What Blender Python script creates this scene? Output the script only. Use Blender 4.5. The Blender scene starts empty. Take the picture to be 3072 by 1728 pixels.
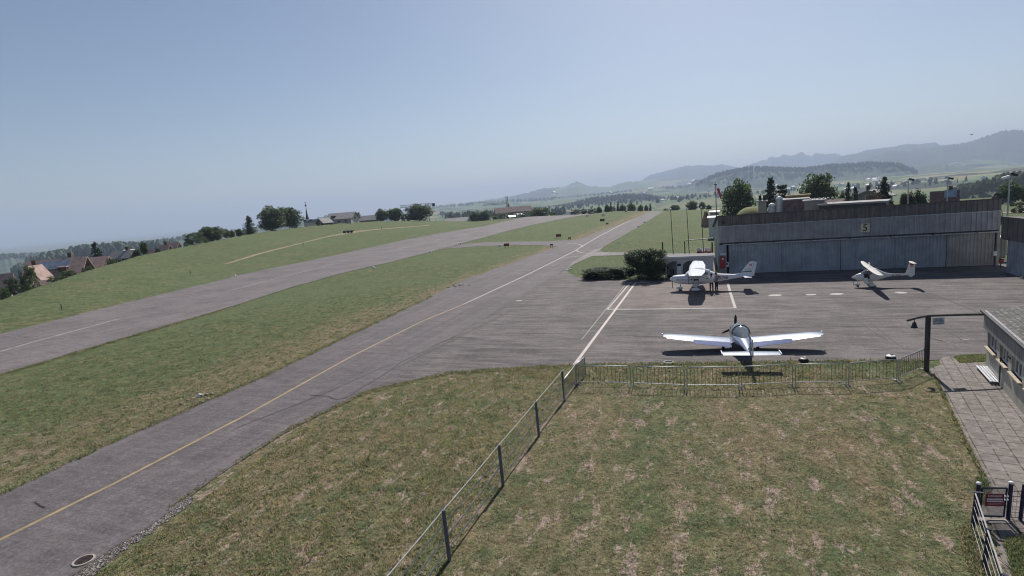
import bpy, bmesh, math, random
import numpy as np
from mathutils import Vector, Matrix
R=math.radians
random.seed(7); RNG=np.random.default_rng(7)
S=bpy.context.scene; COL=S.collection
# ------------------------------------------------------------------ camera and survey of the site
F,ROLL,PITCH,H=1670.0,R(4.5),R(8.65),9.6      # mast camera above the apron; frame 3072 x 1728
def ray(u,v):
    x,y=(u-1536)/F,-(v-864)/F
    c,s=math.cos(ROLL),math.sin(ROLL); X=x*c+y*s; Y=-x*s+y*c
    return Vector((X,math.cos(PITCH)+Y*math.sin(PITCH),-math.sin(PITCH)+Y*math.cos(PITCH)))
def az_el(u,v):
    d=ray(u,v); h=math.hypot(d.x,d.y); return math.atan2(d.x,d.y), d.z/h
BROW=[(-700,1060,80),(-300,990,88),(0,902,100),(87,870,108),(189,836,120),(273,808,132),(355,785,146),(407,769,156),(522,745,178),(640,722,200),(788,695,228),
 (913,679,255),(1062,666,285),(1180,662,300),(1304,662,305),(1428,664,305),(1502,657,305),(1577,650,305),(1720,644,300),(1774,641,300),(1844,633,300),
 (1960,632,300),(2092,629,300),(2300,622,270),(2700,605,245),(3072,588,235),(3600,570,230)]
_b=[]
for u,v,D in BROW:
    a,sl=az_el(u,v); _b.append((a,D,H+D*sl))
BA=np.array([b[0] for b in _b]); BD=np.array([b[1] for b in _b]); BZ=np.array([b[2] for b in _b])
FR=np.array([0,600,1000,1500,2200,3200,5000,9000,40000.]); FZC=np.array([-30,-36,-36,-30,-18,-8,-15,-40,-60.]); FZL=np.array([-30,-48,-60,-72,-85,-95,-90,-80,-80.])
def terr(x,y):
    x=np.asarray(x,float); y=np.asarray(y,float); r=np.hypot(x,y); a=np.arctan2(x,y)
    D=np.interp(a,BA,BD); Z=np.interp(a,BA,BZ); r0=D*.5
    t=np.clip((r-r0)/(D-r0),0,1); z=Z*t**1.5
    w=np.clip((a+.45)/.3,0,1)
    far=np.interp(r,FR,FZL)*(1-w)+np.interp(r,FR,FZC)*w
    zo=Z-.075*(r-D); far=np.maximum(far,-1e9)
    k=np.clip((r-D)/420,0,1); k=k*k*(3-2*k)
    return np.where(r>D,np.where(r-D<420,zo*(1-k)+far*k,far),z)
def tz(x,y): return float(terr(x,y))
def hit(u,v,dz=0.0):
    d=ray(u,v); lo=0; t=4.0
    while t<6000:
        if H+d.z*t<tz(d.x*t,d.y*t): break
        lo=t; t*=1.02
    hi=t
    for _ in range(30):
        m=(lo+hi)/2
        if H+d.z*m<tz(d.x*m,d.y*m): hi=m
        else: lo=m
    return Vector((d.x*hi,d.y*hi,tz(d.x*hi,d.y*hi)+dz))
def at(u,v,r):                                   # point seen at u,v at horizontal distance r
    d=ray(u,v); h=math.hypot(d.x,d.y); return Vector((d.x*r/h,d.y*r/h,H+d.z*r/h))
def atb(u,v,b):                                  # height of a point above base b seen at v (plumb over b)
    d=ray(u,v); t=(b.x*d.x+b.y*d.y)/(d.x**2+d.y**2); return H+d.z*t
def mpp(u,v,r):
    a,_=az_el(u,v); return r*math.cos(a)/F
AL=np.array([math.cos(R(70)),math.sin(R(70))]); CR=np.array([-AL[1],AL[0]])   # along / across the taxiway
# ------------------------------------------------------------------ mesh helpers
class MB:
    def __init__(s): s.v=[]; s.f=[]; s.m=[]
    def add(s,vs,fs,mi=0):
        o=len(s.v); s.v+= [tuple(p) for p in vs]; s.f+=[tuple(i+o for i in f) for f in fs]; s.m+=[mi]*len(fs); return s
    def box(s,c,d,rot=None,mi=0):
        x,y,z=d[0]/2,d[1]/2,d[2]/2
        vs=[Vector((a*x,b*y,e*z)) for e in(-1,1) for b in(-1,1) for a in(-1,1)]
        if rot is not None: vs=[rot@p for p in vs]
        c=Vector(c); return s.add([p+c for p in vs],[(0,2,3,1),(4,5,7,6),(0,1,5,4),(2,6,7,3),(0,4,6,2),(1,3,7,5)],mi)
    def tube(s,pts,r,n=8,mi=0,cap=True,r2=None):
        pts=[Vector(p) for p in pts]; rings=[]; k=len(pts); prev=None
        for i,p in enumerate(pts):
            t=(pts[min(i+1,k-1)]-pts[max(i-1,0)]).normalized()
            a=prev if prev is not None else (Vector((0,0,1)) if abs(t.z)<.9 else Vector((1,0,0)))
            b=t.cross(a).normalized(); a=b.cross(t).normalized(); prev=a
            rr=r if r2 is None else r+(r2-r)*i/(k-1)
            rings.append([p+(a*math.cos(q)+b*math.sin(q))*rr for q in [2*math.pi*j/n for j in range(n)]])
        return s.loft(rings,cap,mi)
    def loft(s,rings,cap=True,mi=0):
        n=len(rings[0]); vs=[p for q in rings for p in q]; fs=[]
        for i in range(len(rings)-1):
            for j in range(n):
                k=(j+1)%n; fs.append((i*n+j,i*n+k,(i+1)*n+k,(i+1)*n+j))
        if cap: fs.append(tuple(range(n-1,-1,-1))); fs.append(tuple(range((len(rings)-1)*n,len(rings)*n)))
        return s.add(vs,fs,mi)
    def prism(s,poly,h0,h1,axis='z',mi=0):
        n=len(poly)
        def P(p,h): return {'z':(p[0],p[1],h),'y':(p[0],h,p[1]),'x':(h,p[0],p[1])}[axis]
        vs=[P(p,h0) for p in poly]+[P(p,h1) for p in poly]
        fs=[tuple(range(n-1,-1,-1)),tuple(range(n,2*n))]+[(i,(i+1)%n,(i+1)%n+n,i+n) for i in range(n)]
        return s.add(vs,fs,mi)
    def ball(s,c,d,nu=12,nv=8,mi=0):
        rings=[]
        for i in range(nv+1):
            th=math.pi*(i+.0001 if i==0 else (i-.0001 if i==nv else i))/nv
            rings.append([(c[0]+d[0]/2*math.sin(th)*math.cos(2*math.pi*j/nu),c[1]+d[1]/2*math.sin(th)*math.sin(2*math.pi*j/nu),c[2]-d[2]/2*math.cos(th)) for j in range(nu)])
        return s.loft(rings,True,mi)
    def mesh(s,name,mats,smooth=False):
        me=bpy.data.meshes.new(name); me.from_pydata(s.v,[],s.f)
        for m in (mats if isinstance(mats,(list,tuple)) else [mats]): me.materials.append(m)
        if any(s.m): me.polygons.foreach_set('material_index',s.m)
        bm=bmesh.new(); bm.from_mesh(me); bmesh.ops.recalc_face_normals(bm,faces=bm.faces); bm.to_mesh(me); bm.free()
        if smooth:
            me.polygons.foreach_set('use_smooth',[True]*len(me.polygons))
            try: me.set_sharp_from_angle(angle=R(40 if smooth is True else smooth))
            except Exception: pass
        me.update(); return me
    def build(s,name,mats,parent=None,smooth=False,loc=None):
        return link(name,s.mesh(name,mats,smooth),parent,loc)
def link(name,data,parent=None,loc=None):
    o=bpy.data.objects.new(name,data); COL.objects.link(o)
    if parent is not None: o.parent=parent
    if loc is not None: o.location=loc
    return o
def tag(o,label=None,cat=None,group=None,kind=None):
    if label: o['label']=label
    if cat: o['category']=cat
    if group: o['group']=group
    if kind: o['kind']=kind
    return o
def empty(name,loc,rz=0,label=None,cat=None,group=None):
    o=bpy.data.objects.new(name,None); COL.objects.link(o); o.location=loc; o.rotation_euler=(0,0,rz); o.empty_display_size=.2
    return tag(o,label,cat,group)
def copy_tree(o,parent=None):
    c=o.copy(); COL.objects.link(c)
    if parent is not None: c.parent=parent
    for ch in [q for q in KIDS(o)]: copy_tree(ch,c)
    return c
def KIDS(o): return list(o.children)
def text(name,body,size,mat,parent,M,ext=.002,align='CENTER',shear=0):
    cu=bpy.data.curves.new(name,'FONT'); cu.body=body; cu.size=size; cu.extrude=ext; cu.align_x=align; cu.align_y='CENTER'; cu.materials.append(mat)
    t=bpy.data.objects.new(name,cu); COL.objects.link(t); bpy.context.view_layer.update()
    me=bpy.data.meshes.new_from_object(t.evaluated_get(bpy.context.evaluated_depsgraph_get())); bpy.data.objects.remove(t); bpy.data.curves.remove(cu); me.name=name
    if shear:
        for v in me.vertices: v.co.x+=v.co.y*shear
    o=link(name,me,parent); o.matrix_local=M; return o
def fromnp(name,V,Fq,mat,parent=None):
    me=bpy.data.meshes.new(name); V=np.asarray(V,np.float32); Fq=np.asarray(Fq,np.int32); n,k=Fq.shape
    me.vertices.add(len(V)); me.vertices.foreach_set('co',V.ravel())
    me.loops.add(n*k); me.loops.foreach_set('vertex_index',Fq.ravel())
    me.polygons.add(n); me.polygons.foreach_set('loop_start',np.arange(0,n*k,k,dtype=np.int32)); me.polygons.foreach_set('loop_total',np.full(n,k,dtype=np.int32))
    for m in (mat if isinstance(mat,(list,tuple)) else [mat]): me.materials.append(m)
    me.update(calc_edges=True); me.validate(); return me
# ------------------------------------------------------------------ materials
class NT:
    def __init__(s,name):
        s.m=bpy.data.materials.new(name); s.m.use_nodes=True; s.t=s.m.node_tree; s.n=s.t.nodes; s.l=s.t.links
        s.b=s.n['Principled BSDF']; s.out=s.n['Material Output']
    def new(s,ty,**k):
        q=s.n.new(ty)
        for a,b in k.items():
            if a.startswith('i_'): s.put(q.inputs[a[2:].replace('_',' ')],b)
            else: setattr(q,a,b)
        return q
    def put(s,inp,val):
        if hasattr(val,'links') or isinstance(val,bpy.types.NodeSocket): s.l.new(val,inp)
        else: inp.default_value=val
    def pos(s): return s.new('ShaderNodeNewGeometry').outputs['Position']
    def obj(s): return s.new('ShaderNodeTexCoord').outputs['Object']
    def noise(s,vec,scale,detail=4,rough=.6):
        q=s.new('ShaderNodeTexNoise'); s.put(q.inputs['Vector'],vec); q.inputs['Scale'].default_value=scale; q.inputs['Detail'].default_value=detail; q.inputs['Roughness'].default_value=rough; return q.outputs['Fac']
    def mul(s,vec,v):
        q=s.new('ShaderNodeVectorMath',operation='MULTIPLY'); s.put(q.inputs[0],vec); q.inputs[1].default_value=v; return q.outputs[0]
    def dot(s,vec,v):
        q=s.new('ShaderNodeVectorMath',operation='DOT_PRODUCT'); s.put(q.inputs[0],vec); q.inputs[1].default_value=v; return q.outputs['Value']
    def math(s,op,a,b=0,c=0,clamp=False):
        q=s.new('ShaderNodeMath',operation=op); q.use_clamp=clamp; s.put(q.inputs[0],a); s.put(q.inputs[1],b); s.put(q.inputs[2],c); return q.outputs[0]
    def ss(s,a,lo,hi):
        q=s.new('ShaderNodeMapRange',interpolation_type='SMOOTHSTEP'); s.put(q.inputs['Value'],a); q.inputs['From Min'].default_value=lo; q.inputs['From Max'].default_value=hi; return q.outputs['Result']
    def mix(s,f,a,b):
        q=s.new('ShaderNodeMix',data_type='RGBA'); s.put(q.inputs[0],f)
        for i,c in ((6,a),(7,b)):
            if isinstance(c,(tuple,list)): c=tuple(c)+(1,) if len(c)==3 else c
            s.put(q.inputs[i],c)
        return q.outputs[2]
    def ramp(s,f,stops):
        q=s.new('ShaderNodeValToRGB'); s.put(q.inputs[0],f); e=q.color_ramp.elements
        while len(e)<len(stops): e.new(.5)
        for i,(p,c) in enumerate(stops): e[i].position=p; e[i].color=tuple(c)+(1,)
        return q.outputs[0]
    def bump(s,h,strength=.5,dist=.02):
        q=s.new('ShaderNodeBump'); s.put(q.inputs['Height'],h); q.inputs['Strength'].default_value=strength; q.inputs['Distance'].default_value=dist; s.l.new(q.outputs[0],s.b.inputs['Normal'])
    def done(s,col,rough=.8,metal=0,spec=.3):
        s.put(s.b.inputs['Base Color'],col if not isinstance(col,tuple) or len(col)==4 else col+(1,)); s.put(s.b.inputs['Roughness'],rough); s.put(s.b.inputs['Metallic'],metal); s.b.inputs['Specular IOR Level'].default_value=spec; return s.m
_MC={}
def M(name,col,rough=.75,metal=0,var=.18,scale=4,bump=0,bscale=60,spec=.3,col2=None,alpha=None,stretch=(1,1,1),world=False):
    if name in _MC: return _MC[name]
    t=NT(name); v=t.pos() if world else t.obj()
    if stretch!=(1,1,1): v=t.mul(v,stretch)
    f=t.ss(t.noise(v,scale,5,.65),.3,.7)
    c2=col2 or tuple(min(1,c*(1+var)) for c in col); c1=col if col2 else tuple(c*(1-var) for c in col)
    c=t.mix(f,c1,c2)
    if bump: t.bump(t.noise(v,bscale,3,.6),bump,.02)
    m=t.done(c,rough,metal,spec); _MC[name]=m; return m
def leafmat(name,dark,light,scale=2.2,trans=.3,cl=.62):
    t=NT(name); info=t.new('ShaderNodeObjectInfo')
    v=t.new('ShaderNodeVectorMath',operation='ADD'); t.put(v.inputs[0],t.obj()); t.l.new(info.outputs['Location'],v.inputs[1])
    f=t.math('ADD',t.math('MULTIPLY',t.noise(v.outputs[0],scale,3,.6),.75),t.math('MULTIPLY',t.noise(v.outputs[0],scale*9,2,.5),.35))
    c=t.mix(t.ss(f,.3,cl),dark,light)
    t.done(c,.6,0,.2)
    tr=t.new('ShaderNodeBsdfTranslucent'); t.put(tr.inputs['Color'],c)
    mx=t.new('ShaderNodeMixShader'); mx.inputs[0].default_value=trans; t.l.new(t.b.outputs[0],mx.inputs[1]); t.l.new(tr.outputs[0],mx.inputs[2]); t.l.new(mx.outputs[0],t.out.inputs['Surface']); return t.m
HAZE=1.65e-4; SUN_E=4.5; SKY_DUST=1.4; SKY_S=.056; EXPO=0.52
# ------------------------------------------------------------------ ground sheet
def mat_ground():
    t=NT('grass_and_fields'); P=t.pos(); al=t.dot(P,(AL[0],AL[1],0)); cr=t.dot(P,(CR[0],CR[1],0))
    r=t.new('ShaderNodeVectorMath',operation='LENGTH'); t.put(r.inputs[0],P); r=r.outputs['Value']
    n1=t.noise(P,.12,3,.6); n2=t.noise(P,.9,4,.65); n3=t.noise(P,6,4,.7); n4=t.noise(P,26,3,.7); 
    # long streaks left by the mower, parallel to the taxiway
    sv=t.new('ShaderNodeCombineXYZ'); t.put(sv.inputs[0],t.math('MULTIPLY',al,.06)); t.put(sv.inputs[1],t.math('MULTIPLY',cr,.6)); ns=t.noise(sv.outputs[0],1.0,4,.65)
    lawn=t.math('MULTIPLY',t.ss(cr,20.0,18.8),t.ss(al,31.5,30.5))                       # the dry lawn by the barriers
    edge=t.math('MULTIPLY',t.ss(cr,25.5,27.5),t.ss(cr,36,29.5))                          # worn verge beside the taxiway
    rwe=t.math('MULTIPLY',t.ss(cr,44,50),t.ss(cr,58,50))
    d=t.math('ADD',t.math('MULTIPLY',n1,.30),t.math('MULTIPLY',n2,.34)); d=t.math('ADD',d,t.math('MULTIPLY',n3,.24)); d=t.math('ADD',d,t.math('MULTIPLY',ns,.30))
    d=t.math('ADD',d,t.math('MULTIPLY',lawn,.115)); d=t.math('ADD',d,t.math('MULTIPLY',edge,.15)); d=t.math('ADD',d,-.035)
    green=t.mix(t.ss(n2,.35,.7),(.084,.116,.052),(.150,.168,.078))
    green=t.mix(t.ss(t.noise(P,.035,2,.5),.4,.62),green,t.mix(n3,(.088,.124,.058),(.138,.166,.080)))
    dry=t.mix(t.ss(n4,.3,.7),(.150,.118,.072),(.290,.225,.145))
    c=t.mix(t.ss(d,.56,.78),green,dry)
    bv=t.new('ShaderNodeCombineXYZ'); t.put(bv.inputs[0],t.math('MULTIPLY',al,.42)); t.put(bv.inputs[1],t.math('MULTIPLY',cr,1.0)); bare=t.noise(bv.outputs[0],1.5,6,.75)
    bare=t.math('MULTIPLY',t.ss(t.math('ADD',bare,t.math('MULTIPLY',n3,.22)),.655,.71),t.math('ADD',t.math('MULTIPLY',lawn,.85),t.math('MULTIPLY',edge,.5),clamp=True))
    md=t.noise(P,.33,5,.75); c=t.mix(t.math('MULTIPLY',t.ss(md,.5,.68),.45),c,(.17,.155,.085)); c=t.mix(t.math('MULTIPLY',t.ss(md,.5,.34),.35),c,(.05,.075,.034))
    c=t.mix(bare,c,t.mix(n4,(.20,.145,.12),(.50,.38,.33)))
    # tufts of darker clover
    c=t.mix(t.math('MULTIPLY',t.ss(t.noise(P,1.7,3,.6),.62,.70),.75),c,(.058,.088,.038))
    c=t.mix(t.math('MULTIPLY',t.ss(n4,.64,.72),.45),c,(.22,.19,.12))
    c=t.mix(t.math('MULTIPLY',t.ss(t.noise(P,13,3,.75),.56,.70),.6),c,(.045,.052,.026))
    # far valley: fields
    fv=t.mul(P,(1/210,1/330,0)); vo=t.new('ShaderNodeTexVoronoi'); t.put(vo.inputs['Vector'],fv); vo.inputs['Scale'].default_value=1
    sep=t.new('ShaderNodeSeparateColor'); t.l.new(vo.outputs['Color'],sep.inputs[0])
    fld=t.ramp(sep.outputs[0],[(0,(.06,.10,.03)),(.3,(.09,.135,.045)),(.5,(.13,.17,.065)),(.68,(.075,.12,.035)),(.84,(.22,.20,.10)),(1,(.28,.24,.14))])
    fld=t.mix(t.ss(t.noise(P,.0032,4,.6),.53,.58),fld,(.018,.032,.012))
    c=t.mix(t.ss(r,380,520),c,fld)
    g1=t.noise(P,55,2,.6); g2=t.noise(P,9,3,.8); gr=t.math('ADD',t.math('MULTIPLY',t.ss(g1,.30,.70),.75),t.math('MULTIPLY',t.ss(g2,.32,.68),.75)); g3=t.noise(P,2.6,4,.75); gr=t.math('ADD',gr,t.math('MULTIPLY',t.ss(g3,.32,.68),.6)); gr=t.math('ADD',gr,-.12)
    q=t.new('ShaderNodeVectorMath',operation='SCALE'); t.put(q.inputs[0],c); t.put(q.inputs['Scale'],gr); c=q.outputs[0]
    c=t.mix(t.math('MULTIPLY',t.math('MULTIPLY',t.ss(t.noise(P,.8,3,.6),.5,.6),t.ss(t.noise(P,34,2,.6),.58,.66)),t.ss(r,70,40)),c,(.42,.38,.22))
    h=t.math('ADD',t.math('MULTIPLY',n4,1.0),t.math('MULTIPLY',n3,1.6)); t.bump(h,.85,.07)
    return t.done(c,.95,0,.08)
def ground():
    fine=np.arange(-62,62.01,.5); co=np.concatenate([np.arange(-180,-62,4),fine,np.arange(66,180,4)]); A=np.radians(co)
    rr=[3.0]
    while rr[-1]<30000: rr.append(rr[-1]*(1.03 if rr[-1]<700 else 1.06))
    rr=np.array(rr); na,nr=len(A),len(rr)
    X=np.sin(A)[None,:]*rr[:,None]; Y=np.cos(A)[None,:]*rr[:,None]; Z=terr(X,Y)
    Z=Z+np.where(rr[:,None]>900,(np.sin(X*.0021+1)*np.cos(Y*.0017)*8+np.sin(X*.006)*np.sin(Y*.0053+2)*3),0)*np.clip((rr[:,None]-900)/500,0,1)
    V=np.stack([X.ravel(),Y.ravel(),Z.ravel()],1); V=np.vstack([V,[[0,0,0]]])
    i,j=np.meshgrid(np.arange(nr-1),np.arange(na),indexing='ij'); k=(j+1)%na
    Q=np.stack([i*na+j,i*na+k,(i+1)*na+k,(i+1)*na+j],-1).reshape(-1,4)[:,::-1]
    c=len(V)-1; js=np.arange(na); T=np.stack([np.full(na,c),(js+1)%na,js,js],1)
    me=bpy.data.meshes.new('ground'); me.from_pydata(V.tolist(),[],[tuple(q) for q in Q.tolist()]+[(c,int(a[2]),int(a[1])) for a in T])
    me.materials.append(mat_ground()); bm=bmesh.new(); bm.from_mesh(me); 
    for f in bm.faces: f.smooth=True
    bmesh.ops.recalc_face_normals(bm,faces=bm.faces)
    if sum(f.normal.z for f in bm.faces)<0: bmesh.ops.reverse_faces(bm,faces=bm.faces)
    bm.to_mesh(me); bm.free()
    return tag(link('ground',me),kind='structure')
ground()
# ------------------------------------------------------------------ paved surfaces
def asphalt(name,c1,c2,patch,al_str=(.05,1.2),warm=0):
    t=NT(name); P=t.pos(); al=t.dot(P,(AL[0],AL[1],0)); cr=t.dot(P,(CR[0],CR[1],0))
    sv=t.new('ShaderNodeCombineXYZ'); t.put(sv.inputs[0],t.math('MULTIPLY',al,al_str[0])); t.put(sv.inputs[1],t.math('MULTIPLY',cr,al_str[1])); ns=t.noise(sv.outputs[0],1.0,5,.7)
    xv=t.new('ShaderNodeCombineXYZ'); t.put(xv.inputs[0],t.math('MULTIPLY',al,1.3)); t.put(xv.inputs[1],t.math('MULTIPLY',cr,.22)); nx=t.noise(xv.outputs[0],1.0,6,.75)
    n1=t.noise(P,.16,4,.6); n3=t.noise(P,4.5,4,.7); n4=t.noise(P,40,2,.6)
    f=t.math('ADD',t.math('MULTIPLY',ns,.40),t.math('MULTIPLY',n1,.3)); f=t.math('ADD',f,t.math('MULTIPLY',n3,.22)); f=t.math('ADD',f,t.math('MULTIPLY',nx,patch))
    f=t.math('DIVIDE',f,.92+patch)
    c=t.mix(t.ss(f,.40,.60),c1,c2)
    c=t.mix(t.math('MULTIPLY',t.ss(n3,.60,.72),.55),c,tuple(min(1,x*1.5) for x in c2))
    c=t.mix(t.math('MULTIPLY',t.ss(n4,.55,.75),.35),c,tuple(x*1.35 for x in c2))
    c=t.mix(t.math('MULTIPLY',t.ss(t.noise(P,.7,5,.7),.60,.70),.35),c,tuple(x*.6 for x in c1))
    g1=t.noise(P,11,4,.75); gr=t.math('ADD',t.math('MULTIPLY',t.ss(g1,.36,.64),.42),t.math('MULTIPLY',t.ss(n4,.32,.68),.22)); g2=t.noise(xv.outputs[0],2.3,6,.8); gr=t.math('ADD',gr,t.math('MULTIPLY',t.ss(g2,.36,.66),.30)); gr=t.math('ADD',gr,.53)
    q=t.new('ShaderNodeVectorMath',operation='SCALE'); t.put(q.inputs[0],c); t.put(q.inputs['Scale'],gr); c=q.outputs[0]
    t.bump(n4,.35,.01)
    return t.done(c,.88,0,.25)
A_TAXI=asphalt('taxiway_asphalt',(.086,.076,.080),(.136,.122,.126),.35)
A_RWY=asphalt('runway_asphalt',(.095,.084,.086),(.168,.150,.152),.2,(.03,1.6))
A_APR=asphalt('apron_asphalt',(.060,.053,.055),(.140,.125,.124),1.1,(.25,.5))
A_SVC=asphalt('service_road_asphalt',(.13,.12,.12),(.2,.185,.18),.2)
def resample(P,step):
    out=[P[0]]
    for a,b in zip(P[:-1],P[1:]):
        n=max(1,int((b-a).length/step))
        out+= [a.lerp(b,i/n) for i in range(1,n+1)]
    return out
def lerp_line(P,t):
    L=[0]
    for a,b in zip(P[:-1],P[1:]): L.append(L[-1]+(b-a).length)
    s=t*L[-1]
    for i in range(len(P)-1):
        if s<=L[i+1] or i==len(P)-2: return P[i].lerp(P[i+1],(s-L[i])/max(1e-9,L[i+1]-L[i]))
def strip(name,Lp,Rp,mat,dz,n=None,m=6):
    L=[hit(*p) for p in Lp]; Q=[hit(*p) for p in Rp]
    n=n or max(4,int(sum((b-a).length for a,b in zip(L[:-1],L[1:]))/2.5)); b=MB(); vs=[]
    for i in range(n+1):
        p,q=lerp_line(L,i/n),lerp_line(Q,i/n)
        for j in range(m+1):
            w=p.lerp(q,j/m); vs.append((w.x,w.y,tz(w.x,w.y)+dz))
    b.add(vs,[(i*(m+1)+j,i*(m+1)+j+1,(i+1)*(m+1)+j+1,(i+1)*(m+1)+j) for i in range(n) for j in range(m)])
    o=b.build(name,mat); up(o); return tag(o,kind='structure')
def up(o):
    me=o.data
    if sum(p.normal.z*p.area for p in me.polygons)<0: me.flip_normals()
def poly(name,px,mat,dz,world=None,smooth_n=0):
    from mathutils.geometry import tessellate_polygon
    P=[hit(*p) for p in px] if world is None else world
    for p in P: p.z=tz(p.x,p.y)+dz
    b=MB().add(P,tessellate_polygon([P])); o=b.build(name,mat); up(o); return tag(o,kind='structure')
def rag(px,amp,step=18):
    out=[]
    for a,b in zip(px[:-1],px[1:]):
        n=max(1,int(math.hypot(b[0]-a[0],b[1]-a[1])/step))
        for i in range(n):
            t=i/n; k=amp*(max(.3,(a[1]-600)/500)); out.append((a[0]+(b[0]-a[0])*t+random.uniform(-k,k),a[1]+(b[1]-a[1])*t+random.uniform(-k,k)*.7))
    return out+[px[-1]]
RW_L=[(-420,1160),(0,1003),(333,920),(540,870),(640,847),(704,829),(826,803),(913,786),(1007,766),(1090,747),(1204,722),(1328,699),(1453,678),(1577,651),(1720,645),(1765,642)]
RW_R=[(-420,1255),(0,1125),(350,1021),(700,919),(880,861),(1062,811),(1180,785),(1353,740),(1386,730),(1502,699),(1602,674),(1694,655),(1775,642)]
def drape(name,px,mat,dz,step=2.5):                   # a draped polygon grid between two edges is a strip; markings follow a line
    return poly(name,px,mat,dz)
strip('runway',rag(RW_L,1.5,25),rag(RW_R,1.5,25),A_RWY,.05,n=150,m=8)
TX_L=[(-260,1612),(0,1487),(400,1300),(800,1126),(1100,982),(1400,838),(1858,674),(1948,636),(1952,634)]
TX_R=[(60,1836),(215,1728),(470,1566),(700,1398),(870,1290),(985,1232),(1690,812),(1918,679),(1990,634.5)]
strip('taxiway',rag(TX_L,2.2,16),rag(TX_R,1.6,14),A_TAXI,.03,n=190,m=6)
poly('apron',rag([(940,1255),(985,1235),(1100,1178),(1200,1150),(1350,1121),(1500,1106),(1700,1097),(2100,1091),(2450,1085),(2700,1083),(2830,1081),(2885,1066),(2960,1062),(3072,1058)],2,14)+
  [(3500,1050),(3500,800),(2993,792),(2160,818),(2140,833),(1990,838),(1890,841),(1800,838),(1735,832),(1706,820),(1700,808),(1640,838)],A_APR,.024)
poly('link_taxiway',[(1300,752),(1330,747),(1428,740),(1540,735),(1627,736),(1660,739),(1676,742),(1676,748),(1700,735),(1735,719),(1651,724),(1453,727),(1386,733),(1370,738)],A_TAXI,.038)
poly('service_road',[(1690,818),(1704,806),(1722,793),(1775,769),(1878,765),(2000,768),(2150,771),(2150,760),(2000,761),(1878,758),(1812,757),(1797,753),(1812,741),(1780,750),(1720,785)],A_SVC,.034)
poly('grass_island_gravel',[(2040,838),(2140,836),(2150,770),(2136,770),(2138,820)],M('gravel_yard',(.24,.215,.18),.95,var=.4,scale=9),.03)
BOXA=asphalt('parking_stand_asphalt',(.095,.078,.074),(.185,.155,.145),.8,(.25,.5))
poly('parking_stand',[(1822,930),(1896,846),(2000,838),(2180,838),(2186,870),(2206,926)],BOXA,.028)
# painted markings ----------------------------------------------------------
WHITE=M('worn_white_paint',(.285,.265,.255),.7,var=.22,scale=2.5,world=True); YEL=M('yellow_paint',(.28,.215,.12),.7,var=.2,scale=2,world=True); PINK=M('faded_red_white_paint',(.40,.315,.295),.7,var=.2,scale=1.2,col2=(.44,.40,.38),world=True)
GREYL=M('faded_marking_paint',(.24,.23,.22),.8,var=.3,scale=2,world=True); TAR=M('bitumen_crack',(.03,.026,.032),.7,var=.3,scale=5)
def line(name,px,w,mat,dz,step=3):
    P=resample([hit(*p) for p in px],step); vs=[]; n=len(P)
    for i,p in enumerate(P):
        t=(P[min(i+1,n-1)]-P[max(i-1,0)]); t.z=0; t.normalize(); s=Vector((-t.y,t.x,0))*w/2
        for q in (p+s,p-s): vs.append((q.x,q.y,tz(q.x,q.y)+dz))
    o=MB().add(vs,[(2*i,2*i+1,2*i+3,2*i+2) for i in range(n-1)]).build(name,mat); up(o); return tag(o,kind='structure')
line('taxiway_centreline',[(-150,1690),(0,1622),(346,1451),(740,1246),(1050,1073),(1264,966),(1395,912)],.17,YEL,.036)
line('taxiway_centreline_far',[(1395,912),(1586,823),(1705,763),(1729,751),(1744,741),(1794,711),(1868,672),(1893,662)],.26,WHITE,.045)
for pts in ([(1702,731),(1722,731.5),(1739,734),(1747,738),(1746,741)],[(1729,751),(1733,755),(1741,758),(1759,760.5),(1781,761.5),(1810,762)],[(1683,776),(1719,771),(1774,765.5)]):
    line('taxiway_turn_marking',pts,.26,WHITE,.047,1.5)
for a,b in (((0,1057),(360,957)),((695,871),(1000,793)),((1162,755),(1318,719)),((1405,699),(1500,681.5)),((1554,670),(1612,661)),((-420,1180),(-180,1110))):
    line('runway_centreline_dash',[a,b],.38,M('faded_runway_paint',(.215,.20,.195),.8,var=.3,scale=1.5,world=True),.062)
line('apron_boundary_line',[(1722,1097),(1908,847)],.20,PINK,.034)
line('stand_marking_left',[(1822,930),(1893,846)],.17,WHITE,.031); line('stand_marking_front',[(1820,930),(2206,925)],.24,WHITE,.033)
line('stand_marking_right',[(2206,926),(2192,882),(2183,850)],.22,WHITE,.035); line('stand_marking_back',[(1906,848),(1948,848)],.55,WHITE,.036)
line('old_stand_marking',[(1745,1020),(1880,850)],.08,GREYL,.029); line('old_apron_marking',[(1430,1045),(1700,1045)],.06,GREYL,.029)
line('apron_dash',[(2884,1020.5),(2906,1020.5)],.10,WHITE,.032)
for u,v,a,b in ((2325,887,.55,.4),(2433,885,.42,.33),(2510,883,.55,.4),(2702,879,.42,.42),(1556,903,.35,.3)):
    c=hit(u,v); o=MB().add([(c.x+a*math.cos(q)*1.0,c.y+b*math.sin(q),.034) for q in [i*math.pi/12 for i in range(24)]],[tuple(range(24))]).build('tie_down_marking',WHITE); up(o); tag(o,kind='structure')
for k,pts in enumerate([[(930,1187),(985,1190),(1010,1200),(1050,1190),(1130,1140),(1200,1090),(1285,1050)],[(108,1507),(116,1515),(121,1521),(128,1523),(137,1526)],[(1290,1044),(1350,1018),(1380,1005)],[(2580,970),(2640,1010),(2660,1020)],[(2720,970),(2790,1015),(2830,1025)]]):
    px=[]
    for a,b in zip(pts[:-1],pts[1:]): px+= [a,((a[0]+b[0])/2+random.uniform(-4,4),(a[1]+b[1])/2+random.uniform(-3,3))]
    line('asphalt_crack',px+[pts[-1]],.07 if k!=1 else .06,TAR,.042,.8)
SEAM=M('sealed_joint',(.075,.066,.068),.8,var=.25,scale=3)
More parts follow.
